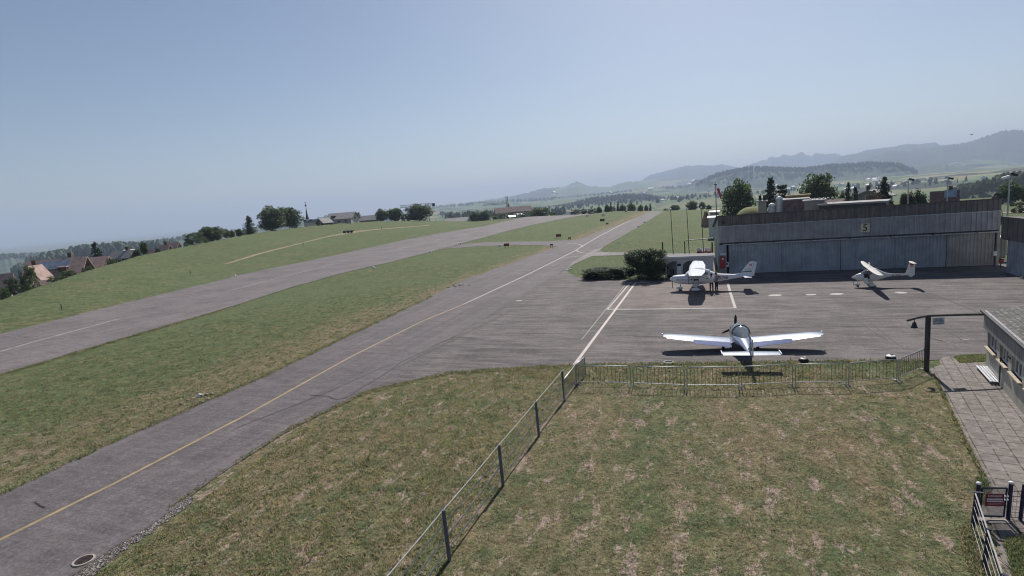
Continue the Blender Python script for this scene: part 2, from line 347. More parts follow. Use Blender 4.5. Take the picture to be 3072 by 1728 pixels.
for pts in ([(2440,862),(2560,930),(2650,1000),(2700,1040)],[(2640,880),(2790,960),(2900,1030)],[(2790,880),(2990,960)],[(1450,960),(1640,850)],[(1180,1110),(1400,1000),(1640,880)],[(1500,1000),(1720,1003)],[(1900,1010),(2150,1008)],[(2280,985),(2560,980),(2900,990)]): line('sealed_joint',pts,.07,SEAM,.0405)
line('asphalt_seam',[(700,1290),(980,1180),(1180,1090)],.04,TAR,.041)
# dirt track over the meadow, gravel verge, slab path
DIRT=M('dry_dirt_track',(.205,.175,.105),.95,var=.3,scale=1.2,world=True)
strip('dirt_track',[(672,792),(760,764),(860,739),(980,709),(1050,695),(1120,688),(1290,675)],[(684,792),(775,765),(880,737),(985,711),(1060,699),(1125,690),(1290,677)],DIRT,.04,n=40,m=2)
GRAV=NT('gravel_stones'); _P=GRAV.pos(); _v=GRAV.new('ShaderNodeTexVoronoi'); GRAV.put(_v.inputs['Vector'],_P); _v.inputs['Scale'].default_value=20
_s=GRAV.new('ShaderNodeSeparateColor'); GRAV.l.new(_v.outputs['Color'],_s.inputs[0]); GRAV.bump(_v.outputs['Distance'],1.0,.05)
GRAV=GRAV.done(GRAV.ramp(_s.outputs[0],[(0,(.03,.026,.025)),(.45,(.10,.088,.08)),(.8,(.19,.17,.155)),(1,(.36,.33,.31))]),.9)
poly('gravel_verge',rag([(30,1836),(205,1732),(420,1592),(505,1526),(560,1495)],2,20)+rag([(585,1492),(530,1545),(440,1605),(330,1680),(180,1836)],5,14),GRAV,.02)
poly('gravel_by_gate',rag([(2905,1592),(2915,1590),(2970,1728),(3000,1800)],4,10)+rag([(2980,1800),(2946,1728),(2908,1650),(2903,1600)],7,10),GRAV,.018)
def slabs():
    t=NT('concrete_slabs'); P=t.pos(); d=(hit(3072,1250)-hit(2957,1105)); d.z=0; d.normalize()
    v=t.new('ShaderNodeCombineXYZ'); a=t.dot(P,(d.x,d.y,0)); b=t.dot(P,(-d.y,d.x,0)); n=t.noise(P,2.2,4,.7)
    t.put(v.inputs[0],t.math('ADD',a,t.math('MULTIPLY',n,.06))); t.put(v.inputs[1],t.math('ADD',b,t.math('MULTIPLY',n,.05)))
    br=t.new('ShaderNodeTexBrick'); t.put(br.inputs['Vector'],v.outputs[0]); br.inputs['Scale'].default_value=1; br.inputs['Brick Width'].default_value=.62; br.inputs['Row Height'].default_value=.48; br.inputs['Mortar Size'].default_value=.022; br.offset=.0 
    br.inputs['Color1'].default_value=(.135,.118,.112,1); br.inputs['Color2'].default_value=(.185,.165,.155,1); br.inputs['Mortar'].default_value=(.05,.045,.03,1)
    f=t.ss(t.noise(P,4,6,.75),.45,.66); c=t.mix(t.math('MULTIPLY',f,.55),br.outputs['Color'],(.33,.29,.26)); c=t.mix(t.math('MULTIPLY',t.ss(t.noise(P,1.3,4,.7),.5,.7),.5),c,(.085,.075,.07))
    t.bump(br.outputs['Fac'],-.6,.02); return t.done(c,.9)
SLAB=slabs()
poly('slab_path',rag([(2788,1108),(2800,1127),(2845,1218),(2862,1256),(2895,1324),(2921,1369),(2955,1441),(2968,1490),(2930,1530),(2920,1560),(2975,1575),(2990,1640),(3020,1720),(3060,1840)],1.5,14)+[(3400,1840),(3400,1600),(3300,1480),(3072,1245),(2957,1103),(2957,1088),(2900,1090),(2820,1096)],SLAB,.03)
poly('slab_path_to_apron',[(2822,1098),(2880,1093),(2866,1078),(2850,1070),(2828,1074),(2818,1083)],SLAB,.036)
poly('concrete_gate_sill',[(2960,1560),(3024,1561),(3032,1573),(2968,1573)],M('pale_concrete',(.30,.27,.24),.9,scale=5),.045)
# ------------------------------------------------------------------ hangars
def stained(name,c,dark,amt=.5,sc=(.6,.6,.12)):
    t=NT(name); v=t.mul(t.obj(),sc); n=t.noise(v,3,5,.7); m=t.noise(t.obj(),.9,4,.6); w=t.noise(t.mul(t.obj(),(6,6,.25)),1.2,4,.7)
    f=t.math('MULTIPLY',t.ss(t.math('ADD',t.math('MULTIPLY',n,.5),t.math('MULTIPLY',w,.5)),.4,.66),amt)
    c1=t.mix(t.ss(m,.35,.65),tuple(x*.86 for x in c),tuple(x*1.14 for x in c))
    return t.done(t.mix(f,c1,dark),.62,0,.35)
SH_UP=stained('weathered_fascia_sheet',(.165,.148,.138),(.07,.062,.058),.85); SH_LO=stained('grey_fascia_sheet',(.34,.335,.345),(.17,.165,.17),.6)
SH_DR=stained('blue_grey_door_sheet',(.36,.385,.42),(.23,.24,.26),.5); SH_DB=stained('brown_grey_door_sheet',(.36,.34,.325),(.24,.225,.21),.5)
DARK=M('dark_metal',(.035,.035,.04),.5,.3,scale=6); RAILM=M('pale_rail_metal',(.42,.43,.45),.45,.2,scale=3); GALV=M('galvanised_steel',(.36,.38,.40),.38,.75,var=.25,scale=12)
WPAINT=M('white_painted_metal',(.72,.72,.72),.45,var=.08,scale=6); BLK=M('black_rubber',(.02,.02,.022),.7); RED=M('red_paint',(.42,.035,.035),.5,var=.15)
ROOFD=M('dark_roof_sheet',(.10,.095,.09),.8,var=.3,scale=1.5)
def corr(b,x0,x1,z0,z1,y,pitch=.42,amp=.06,mi=0):
    n=max(2,int(round((x1-x0)/pitch))); prof=[]
    for i in range(n):
        a=x0+(x1-x0)*i/n; w=(x1-x0)/n
        prof+=[(a,y),(a+w*.42,y),(a+w*.5,y-amp),(a+w*.92,y-amp)]
    prof.append((x1,y)); k=len(prof)
    vs=[(p[0],p[1],z0) for p in prof]+[(p[0],p[1],z1) for p in prof]+[(p[0],y+.06,z0) for p in prof]+[(p[0],y+.06,z1) for p in prof]
    fs=[]
    for i in range(k-1): fs+=[(i,i+1,k+i+1,k+i),(2*k+i,3*k+i,3*k+i+1,2*k+i+1),(k+i,k+i+1,3*k+i+1,3*k+i),(i,2*k+i,2*k+i+1,i+1)]
    fs+=[(0,k,3*k,2*k),(k-1,3*k-1,4*k-1,2*k-1)]
    b.add(vs,fs,mi)
BL,BR=hit(2160,823),hit(2993,797)
HL=(BR-BL).length; HA=math.atan2(BR.y-BL.y,BR.x-BL.x)
def hz(u0,v0,u1,v1): return (atb(u0,v0,BL)+atb(u1,v1,BR))/2
zt=hz(2148,635,2990,613); zb=hz(2149,671,2991,645); zr=hz(2158,729,2992,703)
def hx(u):                                        # x along the hangar front for a photo column
    lo,hi=-.2,1.2
    for _ in range(40):
        m=(lo+hi)/2; p=BL.lerp(BR,m); d=ray(u,760); 
        if math.atan2(p.x,p.y)<math.atan2(d.x,d.y): lo=m
        else: hi=m
    return lo*HL
hg=empty('hangar',BL,HA,'long grey corrugated metal hangar with number 5 plate and closed sliding doors','hangar')
b=MB(); corr(b,-.1,HL+.05,zb,zt,0); b.build('upper_fascia',SH_UP,hg)
b=MB(); corr(b,-.06,HL+.02,zr+.22,zb+.0,-.05); b.build('lower_fascia',SH_LO,hg)
b=MB().box((HL/2,-.10,zb+.03),(HL+.14,.04,.07)); b.build('fascia_flashing',RAILM,hg)
b=MB().box((HL/2,.16,zr+.11),(HL,.3,.22)); b.build('door_header',DARK,hg)
for i in range(7): MB().box((HL*(i+.5)/7,-.12,zr+.14),(.12,.14,.2)).build('rail_bracket',DARK,hg)
b=MB().box((HL/2+.2,-.06,zr+.02),(HL-.4,.1,.1)); b.build('door_rail',RAILM,hg)
seams=[hx(u) for u in (2186,2346,2524,2684,2842,2986)]
for i,(a,c) in enumerate(zip(seams[:-1],seams[1:])):
    b=MB(); y=.2+.07*(i%2); corr(b,a+.02,c-.02,.04,zr,y,.30,.05); b.box(((a+c)/2,y-.02,.10),(c-a-.06,.05,.12)); b.box((a+.05,y-.03,zr/2),(.07,.05,zr-.1))
    o=b.build('sliding_door',SH_DB if i==4 else SH_DR,hg)
    MB().box((c-.35,y-.06,1.1),(.05,.05,.3)).build('handle',RAILM,o)
b=MB().box((hx(2172)/2+.05,.1,zr/2),(seams[0]-.06+.0,.26,zr)); b.build('left_pillar',SH_DR,hg)
b=MB().box((HL-.06,.1,zr/2),(.22,.3,zr)); b.build('right_pillar',SH_DB,hg)
b=MB(); dep=20
for x in (-.04,HL): b.add([(x,.3,0),(x,dep,0),(x,dep,zt-2.4),(x,.3,zt-.06),(x+.08,.3,0),(x+.08,dep,0),(x+.08,dep,zt-2.4),(x+.08,.3,zt-.06)],[(0,1,2,3),(4,7,6,5),(0,4,5,1),(1,5,6,2),(2,6,7,3),(3,7,4,0)])
b.box((HL/2,dep,(zt-2.4)/2),(HL,.1,zt-2.4)); b.build('side_wall',SH_LO,hg)
b=MB().add([(-.3,-.12,zt+.06),(HL+.3,-.12,zt+.06),(HL+.3,dep+.3,zt-2.4),(-.3,dep+.3,zt-2.4),(-.3,-.12,zt-.01),(HL+.3,-.12,zt-.01),(HL+.3,dep+.3,zt-2.5),(-.3,dep+.3,zt-2.5)],[(0,1,2,3),(4,7,6,5),(0,4,5,1),(1,5,6,2),(2,6,7,3),(3,7,4,0)]); b.build('roof',ROOFD,hg)
x5=hx(2593); z5=atb(2593,683,BL.lerp(BR,x5/HL)); 
pl=MB().box((x5,-.13,z5),(.82,.03,.86)).build('number_plate',M('pale_yellow_plate',(.62,.56,.40),.6,var=.1),hg)
text('number',"5",1.02,M('black_paint',(.015,.015,.015),.6),pl,Matrix.Translation((x5,-.148,z5-.02))@Matrix.Rotation(R(90),4,'X'))
xf=hx(2172); zf=atb(2172,667,BL.lerp(BR,xf/HL))
fl=MB().box((xf,-.32,zf-.1),(.05,.5,.05)).box((xf,-.5,zf),(.3,.16,.2)).build('floodlight',DARK,hg)
xs=hx(2180); zs=atb(2178,793,BL.lerp(BR,xs/HL)); sg=MB().box((xs,-.06,zs),(.42,.02,.5)).build('white_notice',WPAINT,hg); MB().box((xs,-.075,zs+.05),(.16,.008,.2)).build('pictogram',DARK,sg)
MB().box((hx(2984),-.06,atb(2984,760,BR)),(.28,.12,.42)).build('control_box',WPAINT,hg)
b=MB().tube([(seams[0]-.35,-.1,0),(seams[0]-.35,-.1,zr)],.05,8); b.build('downpipe',RAILM,hg)
# red fire cabinet on the pillar (hangs on the hangar: part)
xr=hx(2168); fc=MB().box((xr,-.14,1.35),(.55,.24,1.3)).build('fire_cabinet',RED,hg); MB().box((xr,-.265,1.75),(.2,.006,.24)).box((xr,-.18,2.25),(.6,.3,.18)).build('cabinet_sign',WPAINT,fc)
# second hangar, right
CL,CR2=hit(3016,818),hit(3072,834); CA=math.atan2(CR2.y-CL.y,CR2.x-CL.x); L2=26
z2t=atb(3014,651,CL); z2b=atb(3012,717,CL)
h2=empty('hangar',CL,CA,'dark hangar cut off by the right edge, its weathered fascia in shade','hangar')
b=MB(); corr(b,-.3,L2,z2b,z2t,-.35); b.build('fascia',SH_UP,h2); b=MB(); corr(b,0,L2,0,z2b,.05); b.build('sliding_door',SH_DR,h2)
b=MB().box((.03,9,z2b/2),(.1,17.8,z2b)).box((L2,9,z2b/2),(.1,17.8,z2b)).box((L2/2,18,z2b/2),(L2,.1,z2b)); b.build('side_wall',SH_LO,h2)
b=MB().box((-.28,8.9,(z2t+z2b)/2),(.08,18.3,z2t-z2b-.1)); b.build('side_fascia',RAILM,h2)
b=MB().add([(-.35,-.42,z2t+.06),(L2+.3,-.42,z2t+.06),(L2+.3,18.3,z2t-1.6),(-.35,18.3,z2t-1.6),(-.35,-.42,z2t),(L2+.3,-.42,z2t),(L2+.3,18.3,z2t-1.7),(-.35,18.3,z2t-1.7)],[(0,1,2,3),(4,7,6,5),(0,4,5,1),(1,5,6,2),(2,6,7,3),(3,7,4,0)]); b.build('roof',ROOFD,h2)
# grey container between the hangars and its red and white barrier
g0=hit(2993,797)+Vector((AL[0],AL[1],0))*4.0; ct=empty('storage_container',g0,HA,'grey brown storage container with white roof edge in the gap between two hangars','container')
zc=atb(3002,713,g0); b=MB(); corr(b,-.6,2.2,.25,zc-.12,0,.25,.04); b.box((.8,3,(zc)/2),(2.8,5.9,zc-.3)); b.build('body',SH_DB,ct); MB().box((.8,2.9,zc-.05),(3,6.2,.14)).build('roof_edge',WPAINT,ct)
g1=hit(2994,803)+Vector((CR[0],CR[1],0))*-.1; rb=empty('barrier_board',g1,HA,'low red and white striped board in the gap beside the grey hangar','barrier')
b=MB(); 
for i in range(4): b.box((.15+i*.34,0,.62),(.34,.05,.22),mi=i%2)
b.build('striped_board',[RED,WPAINT],rb); [MB().box((x,0,.26),(.07,.07,.52)).build('post',DARK,rb) for x in (.1,1.2)]
# ------------------------------------------------------------------ fuel station
FL=hit(1996,834); FA=HA-.02; FW=(hit(2141,829)-FL).length; fzt=atb(1989,772,FL)
WCON=M('whitewashed_panel',(.52,.52,.54),.75,var=.12,scale=2.5,col2=(.62,.62,.63)); INNER=M('grey_interior_panel',(.50,.51,.54),.8)
fs=empty('fuel_station',FL,FA,'low white fuel station hut with open arched bays behind the parked high wing aircraft','fuel hut')
FB=.16*FW; bays=[(.04*FW,.34*FW),(.38*FW,.71*FW)]
b=MB()
def archwall(b,x0,x1,bays,h,spring,y0,y1):
    xs=[x0]
    for a,c in bays:
        b.box(((xs[-1]+a)/2,(y0+y1)/2,h/2),(a-xs[-1],y1-y0,h)); n=10
        P=[(a,h),(a,spring)]+[(a+(c-a)*i/n,spring+(h-.32-spring)*math.sin(math.pi*i/n)) for i in range(1,n)]+[(c,spring),(c,h)]
        b.prism(P,y0,y1,'y'); xs.append(c)
    b.box(((xs[-1]+x1)/2,(y0+y1)/2,h/2),(x1-xs[-1],y1-y0,h))
archwall(b,0,FW,bays,fzt-.16,1.5,0,.12); b.build('front_wall',WCON,fs)
b=MB().box((.06,1.2,fzt/2-.1),(.12,2.15,fzt-.2)).box((FW-.06,1.2,fzt/2-.1),(.12,2.15,fzt-.2)).box((FW/2,2.3,fzt/2-.1),(FW,.1,fzt-.2)); b.build('rear_wall',INNER,fs)
MB().box((FW/2,1.1,fzt-.06),(FW+.2,2.7,.14)).build('roof',M('grey_bitumen_roof',(.17,.17,.175),.9,var=.2),fs); MB().box((FW/2,-.30,fzt-.055),(FW+.24,.06,.2)).build('roof_edge',WCON,fs)
MB().box((FW/2-.7,-.03,fzt-.26),(1.5,.03,.14)).build('lettering_strip',INNER,fs)
fp=MB().box((.30*FW,.25,.85),(.55,.4,1.7)).build('fuel_pump',WPAINT,fs); MB().box((.30*FW,.035,1.42),(.42,.02,.3)).build('pump_display',BLK,fp); MB().tube([(.30*FW+.32,.1,1.5),(.30*FW+.4,.0,1.0),(.30*FW+.36,.0,.5),(.30*FW+.30,.05,.9)],.03,6).build('hose',BLK,fp)
t=empty('hose_reel',FL+Vector((math.cos(FA)*.55*FW,math.sin(FA)*.55*FW,0))+Vector((-math.sin(FA),math.cos(FA),0))*.9,FA,'round hose reel standing inside the right bay of the fuel hut','hose reel')
b=MB().tube([(-.12,0,.75),(.12,0,.75)],.42,16); b.build('drum',BLK,t); MB().box((0,0,.2),(.5,.4,.4)).build('base',INNER,t)
t=empty('waste_bin',FL+Vector((math.cos(FA)*.14*FW,math.sin(FA)*.14*FW,0))+Vector((-math.sin(FA),math.cos(FA),0))*.6,FA,'dark waste bin inside the left bay of the fuel hut','bin')
MB().loft([[(.22*s*math.cos(q),.22*s*math.sin(q),z) for q in [k*math.pi/6 for k in range(12)]] for s,z in ((.85,0),(1,.8))]).build('body',BLK,t); MB().ball((0,0,.82),(.46,.46,.16),12,6).build('lid',DARK,t)
# red cart with white cones on the roof side behind the hut
c0=hit(2113,764); rc=empty('marker_cart',c0,HA,'flat red cart loaded with white marker cones behind the fuel hut','cart')
w=mpp(2113,764,math.hypot(c0.x,c0.y)); wb=44*w; b=MB().box((0,0,.45),(wb,1.2,.22)); b.build('bed',RED,rc)
for sx in (-1,1):
    for y in (-.56,.56): MB().tube([(sx*wb*.32,y-.06,.22),(sx*wb*.32,y+.06,.22)],.22,12).build('wheel',BLK,rc)
for i in range(9):
    k=MB(); x=-wb*.42+wb*.84*(i%9)/8; y=random.uniform(-.35,.35); k.loft([[(x+s*math.cos(q),y+s*math.sin(q),z) for q in [j*math.pi/4 for j in range(8)]] for s,z in ((.2,.57),(.17,.6),(.05,1.0+random.uniform(-.06,.1)))])
    o=k.build('marker_cone',WPAINT); o.location=c0; o.rotation_euler=(0,0,HA); tag(o,'white marker cone standing among others on the red cart','cone','white cones on the red cart')
# posts and poles round the fuel station
def post(name,label,cat,u,vb,vt,r,mat,r2=None,cap=None,base=None,group=None):
    p=hit(u,vb) if base is None else base; h=atb(u,vt,p)-p.z; e=empty(name,p,0,label,cat,group)
    MB().tube([(0,0,-.1),(0,0,h)],r,8,r2=r2 or r).build('pole',mat,e)
    if cap: MB().ball((0,0,h+cap*.3),(cap*2,cap*2,cap*1.4),8,6).build('cap',WPAINT,e)
    return e,h
GREENP=M('dark_green_paint',(.05,.065,.06),.6)
post('post','black post between the tall clipped bush and the fuel hut','post',1990,800,726,.09,DARK); post('post','black post at the hangar end of the fuel hut','post',2138,800,726,.09,DARK)
for u,vt,l in ((2020,628,'thin grey pole nearest the clipped bush, pale lamp on top'),(2068,626,'thin grey pole rising through the goal shaped frame, second from the bush'),(2111,623,'thin grey pole closest to the hangar corner, above the red cart')):
    e,h=post('light_pole',l,'pole',u,766,vt,.06,DARK,.04,.16,group='thin light poles behind the fuel hut'); e.rotation_euler=(0,R(-1.5),0)
a=hit(2055,768); c=hit(2150,766); ha=atb(2053,722,a); fr=empty('pipe_frame',a,math.atan2(c.y-a.y,c.x-a.x),'goal shaped green pipe frame between the fuel hut and hangar','frame'); L=(c-a).length
MB().tube([(0,0,ha),(L,0,ha+.25)],.07,8).build('crossbar',M('pale_green_pipe',(.28,.31,.25),.5),fr)
for x,z in ((0,ha),(L,ha+.25)): MB().tube([(x,0,0),(x,0,z)],.07,8).build('leg',GREENP,fr)
p=hit(2152,766); MB2,h=post('lamp_post','grey post with white ball lamp at the left corner of the hangar','lamp post',2152,790,714,.07,DARK,None,.22)
# windsock
wb0=at(2149,640,92); wb0.z=tz(wb0.x,wb0.y); ws=empty('windsock',wb0,0,'limp red windsock hanging from a tall dark pole behind the hangar corner','windsock'); hw=atb(2144,556,wb0)-wb0.z
MB().tube([(0,0,0),(0,0,hw)],.09,8,r2=.06).build('pole',DARK,ws); MB().ball((0,0,hw+.12),(.5,.5,.24),10,6).box((0,0,hw+.3),(.06,.06,.3)).build('beacon',DARK,ws)
sc=mpp(2150,575,92); x0=6*sc; rr=[]
for t_ in np.linspace(0,1,8): rr.append([(x0+.45*t_+.02+(.28-.15*t_)*math.cos(q)*.8,(.28-.15*t_)*math.sin(q)*.6,hw-10*sc-t_*31*sc) for q in [k*math.pi/6 for k in range(12)]])
MB().loft(rr).build('sock',M('faded_red_cloth',(.42,.06,.07),.85,var=.2),ws,True); MB().tube([(0,0,hw-8*sc),(x0+.2,0,hw-9*sc)],.03,6).build('arm',DARK,ws)
# ------------------------------------------------------------------ flat roofed clubhouse, right
K0=hit(2957,1105); K1=hit(3072,1247); KA=math.atan2(K1.y-K0.y,K1.x-K0.x)        # local x along wall towards the camera, +y indoors? (left of x)
KL=14.0; kh=atb(2958,985,K0); kt=atb(2950,936,K0)
kb=empty('clubhouse',K0,KA,'pale rendered clubhouse with low pitched dark tiled roof and three windows','building')
def kx(u,v):
    d=ray(u,v); n=Vector((-math.sin(KA),math.cos(KA),0)); t=(K0.dot(n))/(d.x*n.x+d.y*n.y); q=Vector((0,0,H))+d*t; w=q-K0; return w.x*math.cos(KA)+w.y*math.sin(KA), q.z
REND=stained('stained_render',(.42,.40,.35),(.22,.21,.185),.7,(1.2,1.2,.3)); CONC=stained('stained_concrete_fascia',(.26,.255,.25),(.09,.09,.09),.9,(2.5,2.5,.3))
TILE=NT('old_roof_tiles'); v=TILE.obj(); br=TILE.new('ShaderNodeTexBrick'); TILE.put(br.inputs['Vector'],v); br.inputs['Scale'].default_value=1; br.inputs['Brick Width'].default_value=.24; br.inputs['Row Height'].default_value=.2; br.inputs['Mortar Size'].default_value=.016
br.inputs['Color1'].default_value=(.05,.047,.05,1); br.inputs['Color2'].default_value=(.11,.10,.10,1); br.inputs['Mortar'].default_value=(.015,.015,.015,1)
TILE.bump(br.outputs['Fac'],-1,.03); TILE=TILE.done(TILE.mix(TILE.math('MULTIPLY',TILE.ss(TILE.noise(v,5,5,.75),.52,.66),.8),br.outputs['Color'],(.24,.23,.22)),.85)
GLASS=M('dark_window_glass',(.02,.025,.03),.06,0,var=.3,scale=1,spec=.8)
wins=[(kx(2963,1015)[0]+.02,kx(2992,1040)[0]),(kx(3000,1050)[0],kx(3024,1075)[0]),(kx(3035,1090)[0],kx(3074,1120)[0])]
zw0=(kx(2963,1040)[1]+kx(3001,1078)[1])/2; zw1=(kx(2966,992)[1]+kx(3003,1028)[1])/2
wins=[(max(.12,a),c) for a,c in wins]; wl=wins[0][1]-wins[0][0]
xx=wins[2][0]; wins[2]=(xx,xx+1.5); wins+= [(xx+2.2,xx+3.7),(xx+4.4,xx+5.9)]
YW=-.0
b=MB(); th=.2
def wall_with(b,wins,L,h,z0,z1,y0,y1):
    px=0
    for a,c in wins:
        if a>px: b.box(((px+a)/2,(y0+y1)/2,h/2),(a-px,y1-y0,h))
        b.box(((a+c)/2,(y0+y1)/2,z0/2),(c-a,y1-y0,z0)); b.box(((a+c)/2,(y0+y1)/2,(z1+h)/2),(c-a,y1-y0,h-z1)); px=c
    b.box(((px+L)/2,(y0+y1)/2,h/2),(L-px,y1-y0,h))
wall_with(b,wins,KL,kh,zw0,zw1,0,th)
b.box((.15,4,kh/2),(.3,7.4,kh)).box((KL-.15,4,kh/2),(.3,7.4,kh)).box((KL/2,7.9,kh/2),(KL,.3,kh)); b.build('wall',REND,kb)
for a,c in wins:
    f=MB(); w=c-a
    for x in (a+.03,a+w*.36,a+w*.68,c-.03): f.box((x,.13,(zw0+zw1)/2),(.06,.06,zw1-zw0-.12))
    for z in (zw0+.03,zw1-.03): f.box(((a+c)/2,.13,z),(w,.07,.06))
    wo=f.build('window',WPAINT,kb); MB().box(((a+c)/2,.152,(zw0+zw1)/2),(w-.02,.012,zw1-zw0-.02)).build('pane',GLASS,wo)
    MB().box(((a+c)/2,-.03,zw0-.03),(w+.1,.2,.06)).build('sill',M('sand_stone_sill',(.40,.34,.26),.85,var=.3,scale=9),wo)
b=MB().box((KL/2-.1,-.05,(kh+kt)/2),(KL+.5,.1,kt-kh+.06)).prism([(-.0,kt-.07),(4.2,kt+.66),(8.3,kt-.07),(8.3,kt-.5),(0,kt-.5)],-.35,-.27,'x'); b.build('fascia',CONC,kb)
b=MB().add([(-.42,-.14,kt),(KL+.4,-.14,kt),(KL+.4,4.2,kt+.75),(-.42,4.2,kt+.75),(KL+.4,8.4,kt),(-.42,8.4,kt),(-.42,-.14,kt-.06),(KL+.4,-.14,kt-.06),(KL+.4,8.4,kt-.06),(-.42,8.4,kt-.06)],[(0,1,2,3),(3,2,4,5),(6,7,1,0),(5,4,8,9),(0,3,5,9,6),(1,7,8,4,2),(6,9,8,7)]); b.build('roof',TILE,kb)
MB().box((KL/2-.1,-.16,kt-.04),(KL+.9,.1,.1)).build('gutter',DARK,kb)
MB().tube([(2.75,-.05,.2),(2.75,-.05,zw0+.2)],.03,6).build('cable',DARK,kb)
MB().box((wins[2][0]+.0-.3,-.02,kh-.32),(.34,.03,.05)).build('wall_vent',DARK,kb)
# white slatted bench along the wall
q0=hit(2945,1108); q1=hit(2990,1157); bn=empty('slatted_bench',(q0+q1)/2,math.atan2(q1.y-q0.y,q1.x-q0.x),'white bench of narrow metal slats lying along the clubhouse wall','bench'); bl=(q1-q0).length
b=MB()
for i in range(4): b.box((0,-.19+i*.115,.17),(bl,.085,.03))
b.build('seat_slats',M('dull_white_slats',(.50,.51,.53),.5,var=.15),bn)
for x in (-.42,.42): MB().box((x*bl,0,.077),(.05,.42,.154)).build('leg',GALV,bn)
MB().box((bl/2+.45,.24,.12),(.7,.05,.05)).build('loose_rail',WPAINT,bn)
# ------------------------------------------------------------------ gate beam with bell and sign
p0=hit(2779,1113); hb=atb(2782,951,p0); e1=K0+Vector((0,0,0)); gd=(K0-p0); gd.z=0; GA=math.atan2(gd.y,gd.x); GL=gd.length
WOOD=M('weathered_dark_timber',(.075,.065,.062),.8,var=.35,scale=6,stretch=(1,1,.2)); gb=empty('beam_gate',p0,GA,'dark timber post carrying a long thin beam across the slab path','gate beam')
MB().box((0,0,hb/2),(.16,.16,hb)).build('post',WOOD,gb)
MB().tube([(-.95,0,hb-.12),(-.45,0,hb+.0),(0,0,hb+.06),(GL*.5,0,hb+.03),(GL-.05,0,hb-.02)],.055,8).build('beam',WOOD,gb)
bell=empty('bell',p0+Vector((math.cos(GA)*-.62,math.sin(GA)*-.62,hb-.13)),GA,'small dark bell hanging under the beam left of the timber post','bell')
MB().loft([[(s*math.cos(q),s*math.sin(q),z) for q in [k*math.pi/8 for k in range(16)]] for s,z in ((.14,-.36),(.15,-.34),(.10,-.24),(.085,-.14),(.05,-.08),(.02,-.06))]).build('body',M('dark_bronze',(.06,.05,.05),.45,.6),bell,True); MB().tube([(0,0,-.07),(0,0,.06)],.02,6).build('hook',DARK,bell); MB().ball((0,0,-.38),(.05,.05,.05)).build('clapper',DARK,bell)
sw=.52; sg=empty('warning_sign',p0+Vector((math.cos(GA)*.40-math.sin(GA)*-.11,math.sin(GA)*.40+math.cos(GA)*-.11,hb-.2)),GA,'white three line sign hanging from the beam right of the timber post','sign')
pl=MB().box((0,0,0),(sw,.02,.33)).build('plate',M('sign_white',(.55,.56,.58),.6,var=.1),sg); BLKP=M('black_paint',(.015,.015,.015),.6)
for i,(tx,sz) in enumerate((("ACCES",.105),("INTERDIT",.105),("AU PUBLIC",.095))): text('lettering',tx,sz,BLKP,pl,Matrix.Translation((0,-.013,.105-i*.105))@Matrix.Rotation(R(90),4,'X'))
# ------------------------------------------------------------------ crowd barriers
def barrier_proto(label):
    e=empty('crowd_barrier',(0,0,0),0,label,'barrier','steel crowd barriers along the apron edge'); L,h,r=2.46,1.08,.08
    c=[(0,0,0),(0,0,h-.16),(.03,0,h-.07),(.12,0,h),(L-.12,0,h),(L-.03,0,h-.07),(L,0,h-.16),(L,0,0)]
    b=MB().tube(c,.024,8).tube([(0,0,.2),(L,0,.2)],.02,8); b.build('frame',GALV,e,True)
    b=MB()
    for i in range(1,14): b.tube([(L*i/14,0,.2),(L*i/14,0,h)],.0105,6,cap=False)
    b.build('bars',M('backlit_steel_bars',(.16,.17,.17),.45,.6),e,True)  # bars coloured darker than the frame to paint in their backlit shade
    for x in (.0,L): MB().tube([(x,-.28,.02),(x,0,.07),(x,.28,.02)],.02,6).build('foot',GALV,e)
    return e
seg=[((1695,1203),(1729,1155),'short looking slanted crowd barrier joined to the wire fence'),((1730,1154),(1757,1128),'slanted crowd barrier reaching up past the barrier corner to the apron'),
 ((1738,1157),(1893,1159),'crowd barrier at the left corner of the row, below the pink apron line'),((1901,1160),(2054,1166),'crowd barrier under the left wingtip of the silver aircraft'),((2062,1166),(2217,1166),'crowd barrier left of the silver aircraft shadow centre'),
 ((2225,1165),(2378,1158),'crowd barrier right below the tail of the silver aircraft'),((2386,1158),(2538,1157),'crowd barrier in front of the dark round marker'),((2546,1156),(2690,1145),'crowd barrier in front of the white topped round marker'),((2696,1144),(2772,1111),'crowd barrier angled up to the timber gate post')]
proto=None
for a,c,l in seg:
    A,C=hit(*a),hit(*c); e=barrier_proto(l) if proto is None else copy_tree(proto); proto=proto or e; e['label']=l
    e.location=A; e.rotation_euler=(0,0,math.atan2(C.y-A.y,C.x-A.x)); s=(C-A).length/2.46; e.scale=(s,1,1)
# ------------------------------------------------------------------ wire fence (left of the lawn)
BLUEP=M('dark_blue_grey_steel',(.11,.12,.165),.5,.3,var=.25,scale=8); WIRE=M('pale_wire',(.34,.34,.34),.8,0,var=.15)
fp=[hit(1349,1680),hit(1511,1463),hit(1618,1305),hit(1694,1202)]; dirn=(fp[0]-fp[3]).normalized(); stepf=(fp[0]-fp[3]).length/3
fp=[fp[3]+dirn*stepf*i for i in range(6)]; hs=1.5
wf=empty('wire_fence',fp[0],0,'four strand wire fence on dark steel posts dividing lawn from meadow','fence')
for p in fp:
    q=p-fp[0]; b=MB().tube([q+Vector((0,0,-.2)),q+Vector((-.035,0,hs))],.055,8); o=b.build('post',BLUEP,wf)
def sag(z,s):
    out=[]
    for a,c in zip(fp[:-1],fp[1:]):
        for i in range(8):
            t=i/8; out.append(a.lerp(c,t)-fp[0]+Vector((-.06,0,z-s*4*t*(1-t))))
    return out+[fp[-1]-fp[0]+Vector((-.06,0,z))]
MB().tube(sag(hs-.03,.02),.018,6).build('top_rail',WIRE,wf,True)
